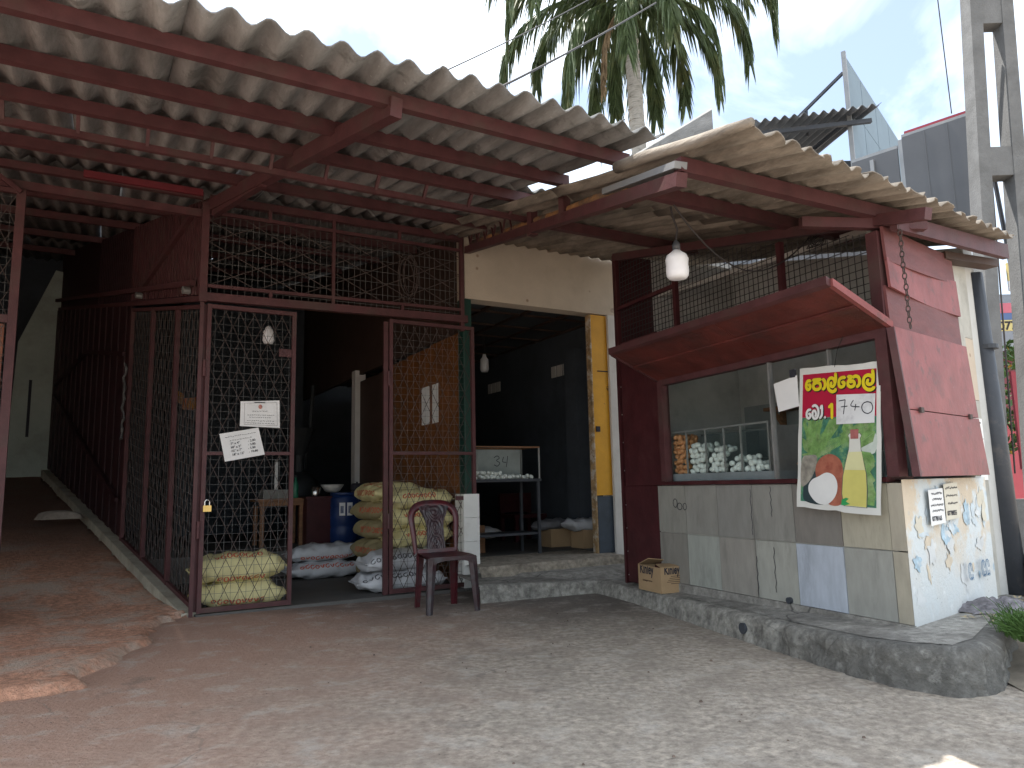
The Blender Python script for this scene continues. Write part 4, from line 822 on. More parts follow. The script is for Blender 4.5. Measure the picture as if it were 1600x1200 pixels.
# ---- sacks
def sackf(L, W, H, seed):
    rr = random.Random(seed); ph = [rr.uniform(0, 6.28) for _ in range(8)]
    def f(s, t, off=0):
        e = abs(s); prof = max(0, 1-e**3.4)**.5; hw = W/2*(.80+.20*prof) if e < .97 else W/2*.8; hh = H/2*max(.05, prof)
        c, sn = math.cos(t), math.sin(t); y = hw*math.copysign(abs(c)**.72, c); z = hh*math.copysign(abs(sn)**.85, sn)
        wr = .016*math.sin(s*9+ph[0]+3*math.sin(t+ph[1]))+.013*math.sin(s*17+t*3+ph[2])+.006*math.sin(t*7+s*5+ph[3])-.030*max(0, .16-abs(mnoise.noise(Vector((s*3.2+seed, t*1.3, seed*.7)))))/.16*.6
        edge = .4+.9*e*e; k = 1+(wr*edge+off)/max(.06, hh)*.9
        z = z*k if z > 0 else z*.86*k; bend = .03*math.sin(s*1.7+ph[4])
        return Vector((L/2*s*(1+.02*math.sin(t*2+ph[5])), y*(1+wr*.8+off*2)+bend*.4, H*.43+z+bend*max(0, s*s-.3)))
    return f
def glyph_loops(s0, s1, t0, rows, rr):
    r = []; s = s0
    while s < s1:
        k = rr.choice((0, 1, 2)); w_ = .045
        if k == 0: r.append([(s+w_*math.cos(q*.8), t0+.17*math.sin(q*.8)) for q in range(9)])
        elif k == 1: r.append([(s-w_, t0-.15), (s, t0+.16), (s+w_, t0-.15), (s+w_*.3, t0)])
        else: r.append([(s+w_*math.cos(q*.9), t0+.17*math.sin(q*.9)) for q in range(6)]+[(s+w_, t0-.2)])
        s += .13
    return r
def sack(label, fr_, pos, rot, L, W, H, mat, seed, group, prints=None, ink=SACKR, tilt=0):
    wpos = fr_.w(pos); fr = Frame(wpos, math.degrees(fr_.a)+rot); t = thing('grain_sack', label, 'sack', fr, (0, 0, 0), group); f = sackf(L, W, H, seed)
    t.rotation_euler = (0, tilt, fr.a)
    mb = MB(); NS, NT = 60, 44
    for i in range(NS+1):
        s = -1+2*i/NS
        for k in range(NT): mb.v.append(tuple(f(s, 2*math.pi*k/NT)))
    for i in range(NS):
        for k in range(NT): a = i*NT+k; b = i*NT+(k+1) % NT; mb.f.append((a, a+NT, b+NT, b))
    mb.f.append(tuple(range(NT))); mb.f.append(tuple(NS*NT+k for k in range(NT))[::-1])
    body = part(t, 'sack_body', mb, mat, smooth=True)
    for sg in (-1, 1): part(t, 'seam_edge', MB().hexa([(sg*L*.495, -W*.36, H*.40), (sg*L*.53, -W*.38, H*.41), (sg*L*.53, W*.38, H*.41), (sg*L*.495, W*.36, H*.40)], [(sg*L*.495, -W*.36, H*.46), (sg*L*.53, -W*.38, H*.44), (sg*L*.53, W*.38, H*.44), (sg*L*.495, W*.36, H*.46)]), mat)
    rr = random.Random(seed)
    if prints:
        mb = MB()
        for (s0, s1, t0) in prints:
            for st in glyph_loops(s0, s1, t0, 1, rr):
                pts = smooth_stroke(st, 3); P = [f(s, tt, .004) for s, tt in pts]
                for a, b in zip(P, P[1:]):
                    n = (f(pts[0][0], pts[0][1], .05)-f(pts[0][0], pts[0][1], 0)); mb.ribbon([a, b], .011, n if n.length > 0 else (0, 0, 1))
        part(body, 'sack_print', mb, ink)
    return t
FR = -math.pi/2
sack('lower yellow sack behind the left mesh gate leaf', FAC, (.37, .29, .022), 0, .74, .40, .24, SACKY, 1, 'yellow sacks behind the gate', [(-.6, .5, 3.5)])
sack('upper yellow sack with red print behind the left mesh gate leaf', FAC, (.36, .30, .225), 1, .76, .40, .27, SACKY, 2, 'yellow sacks behind the gate', [(-.45, .55, 3.75), (-.5, .5, 2.2)])
sack('lower white sack lying on the shop floor', FAC, (1.52, 1.78, .022), 2, .84, .42, .21, SACKW, 3, 'white sacks on the floor', [(-.7, .7, 2.7)])
sack('upper white sack with red script lying on the shop floor', FAC, (1.53, 1.80, .20), 0, .82, .42, .21, SACKW, 4, 'white sacks on the floor', [(-.7, .7, 3.5)])
sack('bottom white sack poking out beside the right gate leaf', FAC, (1.84, .31, .022), -4, .84, .46, .22, SACKW, 5, 'white sacks behind the right leaf', [(-.9, .3, 2.6)], SACKK)
sack('upper white sack with black print beside the right gate leaf', FAC, (1.86, .32, .205), 3, .80, .46, .22, SACKW, 6, 'white sacks behind the right leaf', [(-.9, .3, 2.7)], SACKK)
zz = .03
for k, (dx, dz, lab, mt) in enumerate(((.02, .20, 'bottom', SACKT), (-.02, .20, 'second', SACKT), (.03, .20, 'third', SACKT), (0, .20, 'fourth', SACKT))):
    sack(lab+' tan sack of the tall stack by the partition', FAC, (2.02+dx, 1.12, zz), 90+4*k, .80, .56, .25, mt, 20+k, 'tan sacks in the tall stack', [(-.8, .3, .1)]); zz += .205
sack('topmost yellow sack of the tall stack by the partition', FAC, (2.04, 1.10, zz-.02), 88, .82, .60, .24, SACKY, 31, 'yellow sacks of the tall stack', [(-.8, .5, .1), (-.8, .5, 1.0)])
zz = .40
for k in range(3):
    sack(['lowest', 'middle', 'highest'][k]+' yellow sack stacked right behind the plastic chair', FAC, (2.12, .52, zz), 2-3*k, .66, .46, .23, SACKY, 40+k, 'yellow sacks behind the chair', [(-.6, .4, 2.8)]); zz += .185

# ---- plastic chair
def chair():
    o = FAC.w((1.79, -.86, 0)); fr = Frame(o, 26); t = thing('plastic_chair', 'dark red moulded plastic chair with ornate backrest before the gate', 'chair', fr)
    part(t, 'seat', MB().grid(lambda a, b: ((a-.5)*(.42-.06*b), -.21+.40*b, .445-.022*math.sin(math.pi*a)*math.sin(math.pi*min(1, b*1.1))-.02*(1-b)**6), 14, 12).grid(lambda a, b: ((a-.5)*(.42-.06*b), -.21+.40*b, .425-.022*math.sin(math.pi*a)*math.sin(math.pi*min(1, b*1.1))-.02*(1-b)**6), 14, 12), PLASR, smooth=True)
    part(t, 'apron', MB().grid(lambda a, b: ((a-.5)*.40, -.214-.004*math.sin(a*3.1), .438-(.03+.05*abs(2*a-1)**3)*b), 20, 3).grid(lambda a, b: ((a-.5)*.40, -.204, .438-(.03+.05*abs(2*a-1)**3)*b), 20, 3), PLASD, smooth=True)
    for sx in (-1, 1):
        for (yt, yb, wt, wb, xt, xb) in ((-.205, -.225, .075, .045, .175, .205), (.17, .215, .065, .045, .15, .165)):
            front = yt < 0; m = MB(); N_ = 6
            for k in range(N_+1):
                q = k/N_; z = .43*(1-q); x = sx*(xt+(xb-xt)*q); y = yt+(yb-yt)*q; wd = wt+(wb-wt)*q; dp = .045-.012*q
                a = x-sx*wd*.55; b = x+sx*wd*.45; s_ = -1 if front else 1
                m.v += [(a, y, z), (x-sx*wd*.05, y+s_*.010, z), (b, y, z), (b, y-s_*dp, z), (b-sx*.006, y-s_*dp, z), (b-sx*.008, y-s_*.008, z), (a, y-s_*.008, z)]
            for k in range(N_):
                for i in range(7): a = k*7+i; b = k*7+(i+1) % 7; m.f.append((a, b, b+7, a+7))
            m.f.append(tuple(range(7))); m.f.append(tuple(N_*7+i for i in range(7)))
            part(t, 'leg', m, PLASD if front else PLASR)
    def by(z): return .185+.21*(z-.43)-.05*math.sin((z-.43)*6.0)*.3
    def path(q):           # arch from left foot to right foot
        if q < .36: s_ = q/.36; return Vector((-.195-.035*s_, 0, .43+.30*s_))
        if q > .64: s_ = (1-q)/.36; return Vector((.195+.035*s_, 0, .43+.30*s_))
        a = math.pi*(1-(q-.36)/.28); return Vector((.23*math.copysign(abs(math.cos(a))**.75, math.cos(a)), 0, .73+.155*math.sin(a)**.85))
    m = MB(); N_ = 44; W_ = .046
    for k in range(N_+1):
        q = k/N_; p = path(q); d = (path(min(1, q+.01))-path(max(0, q-.01))).normalized(); nrm = Vector((-d.z, 0, d.x))
        wd = W_*(1.0+.55*math.exp(-((q-.5)/.13)**2)); cx = -nrm if True else nrm
        inn_ = p+(Vector((0, 0, .66))-p).normalized()*wd
        for (pt, dy) in ((p, .0), ((p+inn_)/2, -.016), (inn_, 0), (inn_, .012), (p, .012)): m.v.append((pt.x, by(pt.z)+dy, pt.z))
    for k in range(N_):
        for i in range(5): a = k*5+i; b = k*5+(i+1) % 5; m.f.append((a, b, b+5, a+5))
    part(t, 'back_frame', m, PLASR, smooth=True)
    def hw(v): return .070+.012*(1-v)**2+.07*max(0, v-.5)**1.5*3.2
    def relief(a, v): x = (a-.5)*2; return .0035*(math.sin(9*math.hypot(x, (v*3) % 1-.5)*3+math.atan2((v*3) % 1-.5, abs(x)-.45)*2)+.6*math.sin(v*37)*math.cos(x*9))
    sp = part(t, 'back_splat', MB().grid(lambda a, b: ((a-.5)*2*hw(b), by(.46+.38*b)-.012-max(-.002, relief(a, b))*(1 if .1 < a < .9 else .2), .46+.38*b), 36, 80).grid(lambda a, b: ((.5-a)*2*hw(b), by(.46+.38*b)+.006, .46+.38*b), 4, 12), PLASD, smooth=True)
    part(t, 'back_foot', MB().hexa([(-.17, .165, .42), (.17, .165, .42), (.17, .195, .42), (-.17, .195, .42)], [(-.17, .172, .475), (.17, .172, .475), (.17, .20, .475), (-.17, .20, .475)]), PLASR)
chair()

# ---- things inside the left shop
t = thing('wooden_table', 'small brown wooden table inside the left shop', 'table', FAC, (1.3, 3.1, .3))
part(t, 'table_top', B(1.0, 1.60, 2.88, 3.4, .855, .89), WOODT)
for x, y in ((1.04, 2.92), (1.52, 2.92), (1.04, 3.34), (1.52, 3.34)): part(t, 'leg', B(x, x+.05, y, y+.05, .301, .80), WOODT)
part(t, 'table_apron', B(1.02, 1.58, 2.90, 2.925, .80, .854), WOODT)
t = thing('weighing_box', 'grey scale box with upright column on the wooden table', 'scale', FAC, (1.2, 3.0, .89))
part(t, 'base_box', B(1.08, 1.40, 2.95, 3.25, .89, 1.0), M('scale_grey', (.2, .2, .18), .5, .1, 6, .05, 30)); part(t, 'column', B(1.23, 1.27, 3.05, 3.1, 1.001, 1.35), ALU); part(t, 'pan', MB().lathe([(.02, 0), (.12, .02), (.13, .035)], 16, (1.25, 3.07, 1.352)), STEEL)
t = thing('maroon_chest', 'dark maroon chest beside the blue drums', 'chest', FAC, (1.75, 2.9, .3))
part(t, 'body', B(1.56, 1.93, 2.72, 3.2, .302, .875), MAROON); part(t, 'lid', B(1.54, 1.945, 2.70, 3.22, .877, .905), MAROON)
for k, x in enumerate((2.04, 2.36)):
    t = thing('blue_drum', ['blue plastic drum with white labels next to the maroon chest', 'blue plastic drum half hidden behind the sack stack'][k], 'drum', FAC, (x, 2.75+.12*k, .3), 'blue drums')
    brl = part(t, 'barrel', MB().lathe([(.16, .30), (.185, .33), (.19, .5), (.182, .52), (.19, .54), (.19, .74), (.182, .76), (.19, .78), (.185, .88), (.165, .92)], 24, (x, 2.75+.12*k, 0)), BLUED, smooth=True); part(t, 'lid', MB().lathe([(.175, .921), (.175, .945), (.15, .95)], 24, (x, 2.75+.12*k, 0)), BLUED)
    if k == 0:
        for a in (-1.95, -1.45):
            lb_ = part(brl, 'drum_label', MB().grid(lambda i, j, a=a: (x+.1925*math.cos(a-.22+.38*i), 2.75+.1925*math.sin(a-.22+.38*i), .66+.16*j), 5, 1), PAPER); part(t, 'label_print', MB().grid(lambda i, j, a=a: (x+.194*math.cos(a-.14+.2*i), 2.75+.194*math.sin(a-.14+.2*i), .69+.09*j), 4, 1), M('label_print', (.2, .22, .3), .8, .6, 60, 0))
single('steel_tumbler', MB().lathe([(.05, 0), (.052, .01), (.066, .12), (.062, .121), (.05, .015)], 18, (1.70, 2.86, .906)), STEEL, 'shiny steel tumbler on the maroon chest', 'tumbler', FAC, (1.7, 2.86, .906), smooth=True)
single('white_bowl', MB().lathe([(.06, 0), (.10, .02), (.15, .10), (.145, .10), (.09, .025)], 22, (1.95, 2.98, .951)), M('bowl_white', (.55, .54, .5), .4, .05, 8, 0), 'wide white bowl between tumbler and black pot', 'bowl', FAC, (1.95, 2.98, .951), smooth=True)
t = thing('black_pot', 'small black pot beside the white bowl', 'pot', FAC, (2.22, 2.9, .951)); part(t, 'pot_body', MB().lathe([(.07, 0), (.085, .03), (.085, .09), (.06, .11)], 18, (2.25, 2.88, .951)), INK, smooth=True); part(t, 'knob', MB().lathe([(.012, .11), (.016, .13)], 10, (2.25, 2.88, .951)), INK)
t = thing('green_bottle', 'dark green bottle on the wooden table edge', 'bottle', FAC, (1.44, 2.95, .89)); part(t, 'bottle_body', MB().lathe([(.035, 0), (.038, .01), (.038, .16), (.015, .22), (.015, .26)], 14, (1.47, 2.95, .891)), M('green_plastic', (.02, .16, .09), .3, .1, 8, 0), smooth=True); part(t, 'cap', MB().lathe([(.018, .261), (.018, .285)], 12, (1.47, 2.95, .891)), INK)
t = thing('grinding_machine', 'dark grinding machine silhouette at the back of the left shop', 'machine', FAC, (1.7, 4.8, .3))
part(t, 'motor_body', MB().lathe([(.22, .30), (.22, .7), (.3, .75), (.3, 1.1), (.16, 1.25)], 16, (1.9, 4.6, 0)), M('machine_dark', (.03, .033, .036), .5, .2, 6, .05, 30), smooth=True); part(t, 'hopper', MB().lathe([(.08, 1.251), (.09, 1.5), (.26, 1.9), (.25, 1.9)], 14, (1.9, 4.6, 0)), M('machine_dark', (.03,)*3)); part(t, 'pipe', MB().tube([(2.0, 4.7, 1.3), (2.1, 4.75, 1.9), (2.15, 4.8, 2.6)], .035, 8), MATS['machine_dark'])
single('hanging_bulb', MB().lathe([(.018, .14), (.03, .12), (.05, .08), (.055, .0), (.04, -.03)], 16, (.63, .6, 2.42)), BULB, 'unlit white bulb hanging behind the left mesh gate', 'bulb', FAC, (.63, .6, 2.4), smooth=True)

# ---- things inside the right shop
st = thing('egg_stand', 'dark steel stand carrying a small glass egg case in the doorway', 'stand', FAC, (3.15, .6, .243))
part(st, 'table_top', B(2.62, 3.57, .42, .86, 1.03, 1.06), M('stand_steel', (.05, .055, .065), .45, .2, 6, .05, 30))
for x, y in ((2.64, .44), (3.53, .44), (2.64, .82), (3.53, .82)): part(st, 'leg', B(x, x+.03, y, y+.03, .244, 1.029), MATS['stand_steel'])
part(st, 'shelf', B(2.66, 3.53, .46, .82, .45, .475), MATS['stand_steel'])
cs = thing('egg_cabinet', 'small glass cabinet with loose white eggs on the dark stand', 'display case', FAC, (3.1, .6, 1.06))
for x, y in ((2.63, .44), (3.555, .44), (2.63, .83), (3.555, .83)): part(cs, 'corner_bar', B(x-.008, x+.008, y-.008, y+.008, 1.061, 1.40), ALU)
for y in (.44, .83): part(cs, 'top_bar', B(2.62, 3.563, y-.009, y+.009, 1.401, 1.416), WOODT)
for x in (2.63, 3.555): part(cs, 'side_bar', B(x-.008, x+.008, .45, .82, 1.401, 1.414), WOODT)
part(cs, 'front_glass', B(2.64, 3.545, .434, .437, 1.062, 1.40), glass('case_glass')); part(cs, 'back_panel', B(2.64, 3.545, .835, .84, 1.062, 1.40), M('cabinet_back', (.42, .44, .43), .6, .2, 4, .05, 30))
part(cs, 'sliding_frame', B(2.66, 2.82, .50, .51, 1.09, 1.11), ALU); part(cs, 'sliding_frame', B(2.66, 2.82, .50, .51, 1.35, 1.37), ALU); part(cs, 'sliding_frame', B(2.80, 2.82, .499, .511, 1.111, 1.349), ALU)
mb = MB()
for st_ in ([(2.98, 1.29), (3.02, 1.31), (3.045, 1.285), (3.01, 1.26), (3.05, 1.235), (3.02, 1.20), (2.98, 1.215)], [(3.10, 1.30), (3.085, 1.25), (3.13, 1.24)], [(3.15, 1.31), (3.14, 1.24), (3.13, 1.19)]): mb.ribbon([(x, .432, z) for x, z in smooth_stroke(st_)], .008, (0, 1, 0))
part(cs, 'marker_digits', mb, INK)
eggs(FAC, 2.66, 3.53, .46, .62, 1.062, lambda x, y: .075-.035*(x-2.66)+.03*math.sin(x*9), EW, 'white egg in the glass cabinet inside the doorway', 'eggs in the doorway cabinet', rn)
def carton(name, label, fr, x0, x1, y0, y1, z0, z1, flaps=True, group=None, mat=CARD):
    t = thing(name, label, 'box', fr, ((x0+x1)/2, (y0+y1)/2, z0), group); w_ = .006
    part(t, 'front_side', B(x0, x1, y0, y0+w_, z0, z1), mat); part(t, 'back_side', B(x0, x1, y1-w_, y1, z0, z1), mat); part(t, 'end_side', B(x0, x0+w_, y0+w_+.0005, y1-w_-.0005, z0, z1), mat); part(t, 'end_side', B(x1-w_, x1, y0+w_+.0005, y1-w_-.0005, z0, z1), mat); part(t, 'bottom', B(x0+w_, x1-w_, y0+w_, y1-w_, z0, z0+w_), mat)
    return t
carton('brown_carton', 'open brown carton on the shop floor inside the doorway', FAC, 4.02, 4.40, .95, 1.25, .245, .46)
carton('brown_carton', 'brown carton half hidden behind the yellow door', FAC, 4.2, 4.5, .55, .80, .245, .46)
carton('brown_carton', 'dark carton under the egg stand shelf', FAC, 2.75, 3.1, .9, 1.3, .245, .55, mat=WOODT)
def bag(label, c, L, W, H, seed, mat): 
    f = sackf(L, W, H, seed); mb = MB()
    for i in range(21):
        for k in range(18): mb.v.append(tuple(f(-1+2*i/20, 2*math.pi*k/18)))
    for i in range(20):
        for k in range(18): a = i*18+k; b = i*18+(k+1) % 18; mb.f.append((a, a+18, b+18, b))
    mb.f.append(tuple(range(18))); mb.f.append(tuple(20*18+k for k in range(18))[::-1])
    single('cloth_bag', mb, mat, label, 'bag', Frame(FAC.w(c), 20+seed*13), (0, 0, 0), smooth=True)
bag('white cloth bag slumped over the carton beside the yellow door', (4.28, .66, .44), .46, .3, .16, 1, SACKW); bag('grey cloth bag lying over the open carton', (4.15, 1.15, .44), .5, .3, .14, 2, M('grey_cloth', (.2, .2, .21), .8, .2, 8, .2, 40)); bag('pale bag on the floor behind the egg stand', (3.3, 1.5, .35), .7, .35, .16, 3, SACKW)
t = thing('wooden_bench', 'dark wooden bench back against the shop side wall', 'bench', FAC, (4.3, 2.3, .243))
part(t, 'backrest', B(4.1, 4.6, 2.35, 2.4, .62, .88), MAROON); part(t, 'seat', B(4.1, 4.6, 1.95, 2.34, .55, .60), MAROON)
for x in (4.12, 4.54): part(t, 'leg', B(x, x+.05, 1.97, 2.02, .244, .549), MAROON); part(t, 'leg', B(x, x+.05, 2.351, 2.40, .244, .619), MAROON)
single('orange_crate', B(3.25, 3.75, 2.4, 2.8, .245, .75), ORANGE, 'orange brown crate in the dark behind the egg stand', 'crate', FAC, (3.5, 2.6, .245))
t = thing('ceiling_bulb', 'unlit white bulb hanging from the panel ceiling in the right shop', 'bulb', FAC, (3.71, 2.0, 2.5)); part(t, 'bulb_body', MB().lathe([(.02, .24), (.03, .2), (.055, .17), (.06, .04), (.045, .0)], 16, (3.71, 2.0, 2.50)), BULB, smooth=True); part(t, 'cord', MB().tube([(3.71, 2.0, 2.74), (3.71, 2.0, 2.99)], .006, 6), DARKW)

# ---- lamp and cable under the stall canopy
lp = (.982, 4.101); t = thing('hanging_lamp', 'large unlit white bulb hanging below the stall canopy', 'lamp', WORLD, (lp[0], lp[1], 2.16))
part(t, 'bulb_body', MB().lathe([(.022, .0), (.05, .004), (.063, .02), (.066, .05), (.064, .085), (.067, .12), (.058, .145), (.03, .165), (.022, .175)], 26, (lp[0], lp[1], 2.165)), BULB, smooth=True)
part(t, 'socket', MB().lathe([(.024, .175), (.024, .21), (.015, .225), (.008, .235)], 14, (lp[0], lp[1], 2.166)), PVC, smooth=True)
part(t, 'cord', MB().tube([(lp[0], lp[1], 2.40), (lp[0]+.012, lp[1], 2.47), (lp[0]-.012, lp[1], 2.55), (lp[0]-.02, lp[1], 2.61)], .006, 6), DARKW)
pa = CNT.w((-.64, -.55, r2z(-.64, -.55)-.02)); pb = CNT.w((-.70, .30, r2z(-.7, .3)-.03)); pts = []
for k in range(17):
    q = k/16; p = Vector((lp[0], lp[1], 2.62)).lerp(pb, q); p.z -= .36*math.sin(math.pi*min(1, q*1.05))**.9*(1-.2*q); pts.append(p)
single('slack_cable', MB().tube(pts, .005, 6), DARKW, 'slack black cable looping under the stall canopy', 'cable', WORLD, tuple(pts[0]))
t = thing('cable_knot', 'knot of loose wires tied round the stall purlin', 'wires', WORLD, tuple(pb))
for k in range(5): part(t, 'wire_loop', MB().tube([pb+Vector((.06*math.cos(q*.7+k), .04*math.sin(q*.7+k*2), -.02+.05*math.sin(q*.7+k*1.3))) for q in range(10)], .0035, 5), DARKW)
pe = [CNT.w((.02+.30*q, -.02-.02*math.sin(q*3), 2.41-.12*math.sin(q*3.0))) for q in (0, .3, .6, 1)]

# ---- carton on the plinth
bx = Frame((1.15, 6.0, .135), 22)
t = carton('water_carton', 'open brown printed carton on the pavement by the counter', bx, -.11, .20, -.20, .13, .0, .195)
EX = -.113
part(t, 'flap', MB().hexa([(-.11, -.2, .196), (.2, -.2, .196), (.2, -.2, .20), (-.11, -.2, .20)], [(-.08, -.08, .212), (.2, -.06, .20), (.2, -.06, .205), (-.08, -.08, .217)]), CARD); part(t, 'flap', MB().hexa([(-.11, .129, .196), (.2, .129, .196), (.2, .13, .20), (-.11, .13, .20)], [(-.09, .0, .25), (.2, .0, .212), (.2, .0, .217), (-.09, .0, .255)]), CARD)
clip_ = lambda v: min(v, .194)
part(t, 'brand_lettering', text_mb('Kinley', .095, lambda a, b: (-.08+a*.60, -.2022, clip_(.145+b)), .003), INK)
part(t, 'brand_lettering', text_mb('Kinley', .11, lambda a, b: (-.1122, .10-a*.72, clip_(.135+b)), .003), INK)
part(t, 'blue_square', B(.06, .10, -.2025, -.201, .005, .05), M('tape_blue', (.0, .16, .42), .5, .05, 8, 0))
mb = MB()
for k in range(5): mb.box(-.02-.012*k*(k < 4), .10+.01*k, -.2022, -.2012, .125-.014*k, .129-.014*k)
part(t, 'fine_print', mb, BROWN); part(t, 'fine_print', text_mb('packaged water', .022, lambda a, b: (-.1122, .06-a, .075+b), .0003), BROWN)

# ---- small things on the plinth
single('kerb_outlet', MB().tube([(1.48, 4.73, .075), (1.407, 4.705, .075)], .034, 14), PVC, 'round drain outlet in the kerb face', 'pipe', WORLD, (1.4, 4.7, .07))
single('wall_outlet', MB().tube([(.0, .02, .225), (.0, -.025, .225)], .02, 12), PVC, 'small pipe stub at the foot of the tiled counter', 'pipe', Frame(CNT.w((-.87, 0, 0)), -65.5), (0, 0, .225))
rr = random.Random(8)
single('crumpled_rag', MB().grid(lambda a, b: (2.60+.50*a+.03*math.sin(b*9), 4.28+.30*b+.03*math.sin(a*11), .205+.075*math.sin(math.pi*a)**.6*math.sin(math.pi*b)**.6*(.75+.35*math.sin(a*19+b*7)*math.cos(b*17))), 34, 22), M('rag_cloth', (.17, .16, .17), .95, .5, 30, .3, 60), 'crumpled grey rag on the pavement by the side wall', 'rag', WORLD, (2.84, 4.45, .2), smooth=True)
single('black_bag', MB().lathe([(.10, 0), (.16, .05), (.14, .2), (.09, .32), (.05, .40)], 18, (0, 0, 0)).warp(lambda p: Vector((p.x*(1+.2*math.sin(p.z*30+p.y*20)), p.y*.6, p.z))), M('bag_black', (.02, .022, .024), .5, .2, 9, .2, 40), 'black plastic bag slumped at the foot of the drain pipe', 'bag', Frame(SID.w((1.72, -.13, .2)), 40), (0, 0, 0), smooth=True)
leafl = MB()
for k in range(90):
    x, y = rr.uniform(2.5, 3.3), 0; y = 4.0+(x-2.4)*.85+rr.uniform(-.1, .12); a = rr.uniform(0, 6.28); l = rr.uniform(.015, .05)
    leafl.ribbon([(x, y, .209), (x+l*math.cos(a), y+l*math.sin(a), .212+rr.uniform(0, .006))], rr.uniform(.006, .014), (0, 0, 1))
lo = struct('leaf_litter', leafl, M('dry_litter', (.36, .29, .18), .9, .3, 30, 0), kind='stuff'); lo['label'] = 'dry straw and litter along the foot of the side wall'; lo['category'] = 'litter'
gv = MB()
for k in range(170):
    x, y = rr.uniform(-3.2, 3.0), rr.uniform(1.6, 6.0)
    if x > 1.2 and y > 3.3: continue
    r_ = rr.uniform(.0015, .0065)*(1 if k % 9 else 1.5); n0 = len(gv.v)
    gv.hexa([(x-r_, y-r_*.8, .0), (x+r_, y-r_, .0), (x+r_*.9, y+r_, .0), (x-r_, y+r_*.7, .0)], [(x-r_*.6, y-r_*.4, r_*.9), (x+r_*.5, y-r_*.6, r_*1.1), (x+r_*.5, y+r_*.5, r_*.9), (x-r_*.5, y+r_*.4, r_)])
go = struct('loose_grit', gv, M('grit', (.16, .12, .095), .9, .5, 8, 0), kind='stuff'); go['label'] = 'loose grit and crumbs scattered over the concrete'; go['category'] = 'grit'

# ================================================================== BEYOND
# grass tuft at the kerb end
gr = MB()
for k in range(1600):
    a = rr.uniform(0, 1); x = 2.44+abs(rr.gauss(0, .16)); y = 3.56+(x-2.44)*.9+rr.gauss(.05, .10)
    h_ = rr.uniform(.04, .13); d = Vector((rr.uniform(-.09, .07), rr.uniform(-.08, .06), h_))
    p = Vector((x, y, .19)); gr.ribbon([p, p+d*.55+Vector((0, 0, .02)), p+d], .0035, (rr.uniform(-1, 1), rr.uniform(-1, 1), .1))
go = struct('grass_tuft', gr, GRASS, kind='stuff'); go['label'] = 'tuft of green grass at the end of the kerb'; go['category'] = 'grass'
struct('verge', MB().grid(lambda a, b: (2.32+4*a, 3.3+5*b+a*1.5, -.01+.20*min(1, b*8+.0)*min(1, .3+a*6)), 12, 12), M('verge_soil', (.22, .19, .15), .95, .3, 5, .4, 30))
# concrete pole
pole = thing('utility_pole', 'tall concrete utility pole with rectangular openings at the right', 'pole', Frame((4.90, 7.2, 0), -2), (0, 0, 0))
def pw(z): return .30-.0115*z
def px_(z): return .0+.052*z
for sg in (-1, 1):
    part(pole, 'pole_leg', MB().hexa([(px_(0)+sg*.20-.065, -.11, 0), (px_(0)+sg*.20+.065, -.11, 0), (px_(0)+sg*.20+.065, .11, 0), (px_(0)+sg*.20-.065, .11, 0)], [(px_(9)+sg*.145-.06, -.08, 9), (px_(9)+sg*.145+.06, -.08, 9), (px_(9)+sg*.145+.06, .08, 9), (px_(9)+sg*.145-.06, .08, 9)]), POLE)
for z0, z1 in ((.0, .75), (4.05, 4.36), (5.75, 6.25), (7.6, 9.0)):
    a, b = .16-.0083*z0, .16-.0083*z1
    part(pole, 'cross_web', MB().hexa([(px_(z0)-a, -.10+.003*z0, z0), (px_(z0)+a, -.10+.003*z0, z0), (px_(z0)+a, .10-.003*z0, z0), (px_(z0)-a, .10-.003*z0, z0)], [(px_(z1)-b, -.10+.003*z1, z1), (px_(z1)+b, -.10+.003*z1, z1), (px_(z1)+b, .10-.003*z1, z1), (px_(z1)-b, .10-.003*z1, z1)]), POLE)
single('pole_cable', MB().tube([(5.06, 7.35, 5.9), (5.12, 7.4, 5.0), (5.22, 7.4, 4.2), (5.3, 7.4, 3.0), (5.25, 7.4, 1.0)], .022, 8), PVC, 'thick black cable running down behind the pole openings', 'cable', WORLD, (5.1, 7.35, 3))
for k, (a, b, r_) in enumerate((((5.75, 8.0, 8.0), (5.9, 8.6, 1.0), .01), ((5.95, 8.0, 8.0), (6.35, 9, 1.0), .02), ((5.2, 8, 9.5), (5.892, 9, 5.73), .007), ((-1.2, 4.33, 3.27), (1.6, 9.4, 8.0), .006), ((-.91, 4.65, 3.28), (2.2, 9.6, 7.85), .011))):
    pts = [Vector(a).lerp(Vector(b), q/12)+Vector((0, 0, -.05*math.sin(math.pi*q/12))) for q in range(13)]
    single('overhead_wire', MB().tube(pts, r_, 6), DARKW, ['thin wire just right of the concrete pole', 'thicker wire at the right picture edge', 'single wire crossing the sky above the grey sign', 'upper of two wires left of the palm', 'lower thicker wire left of the palm'][k], 'wire', WORLD, a)
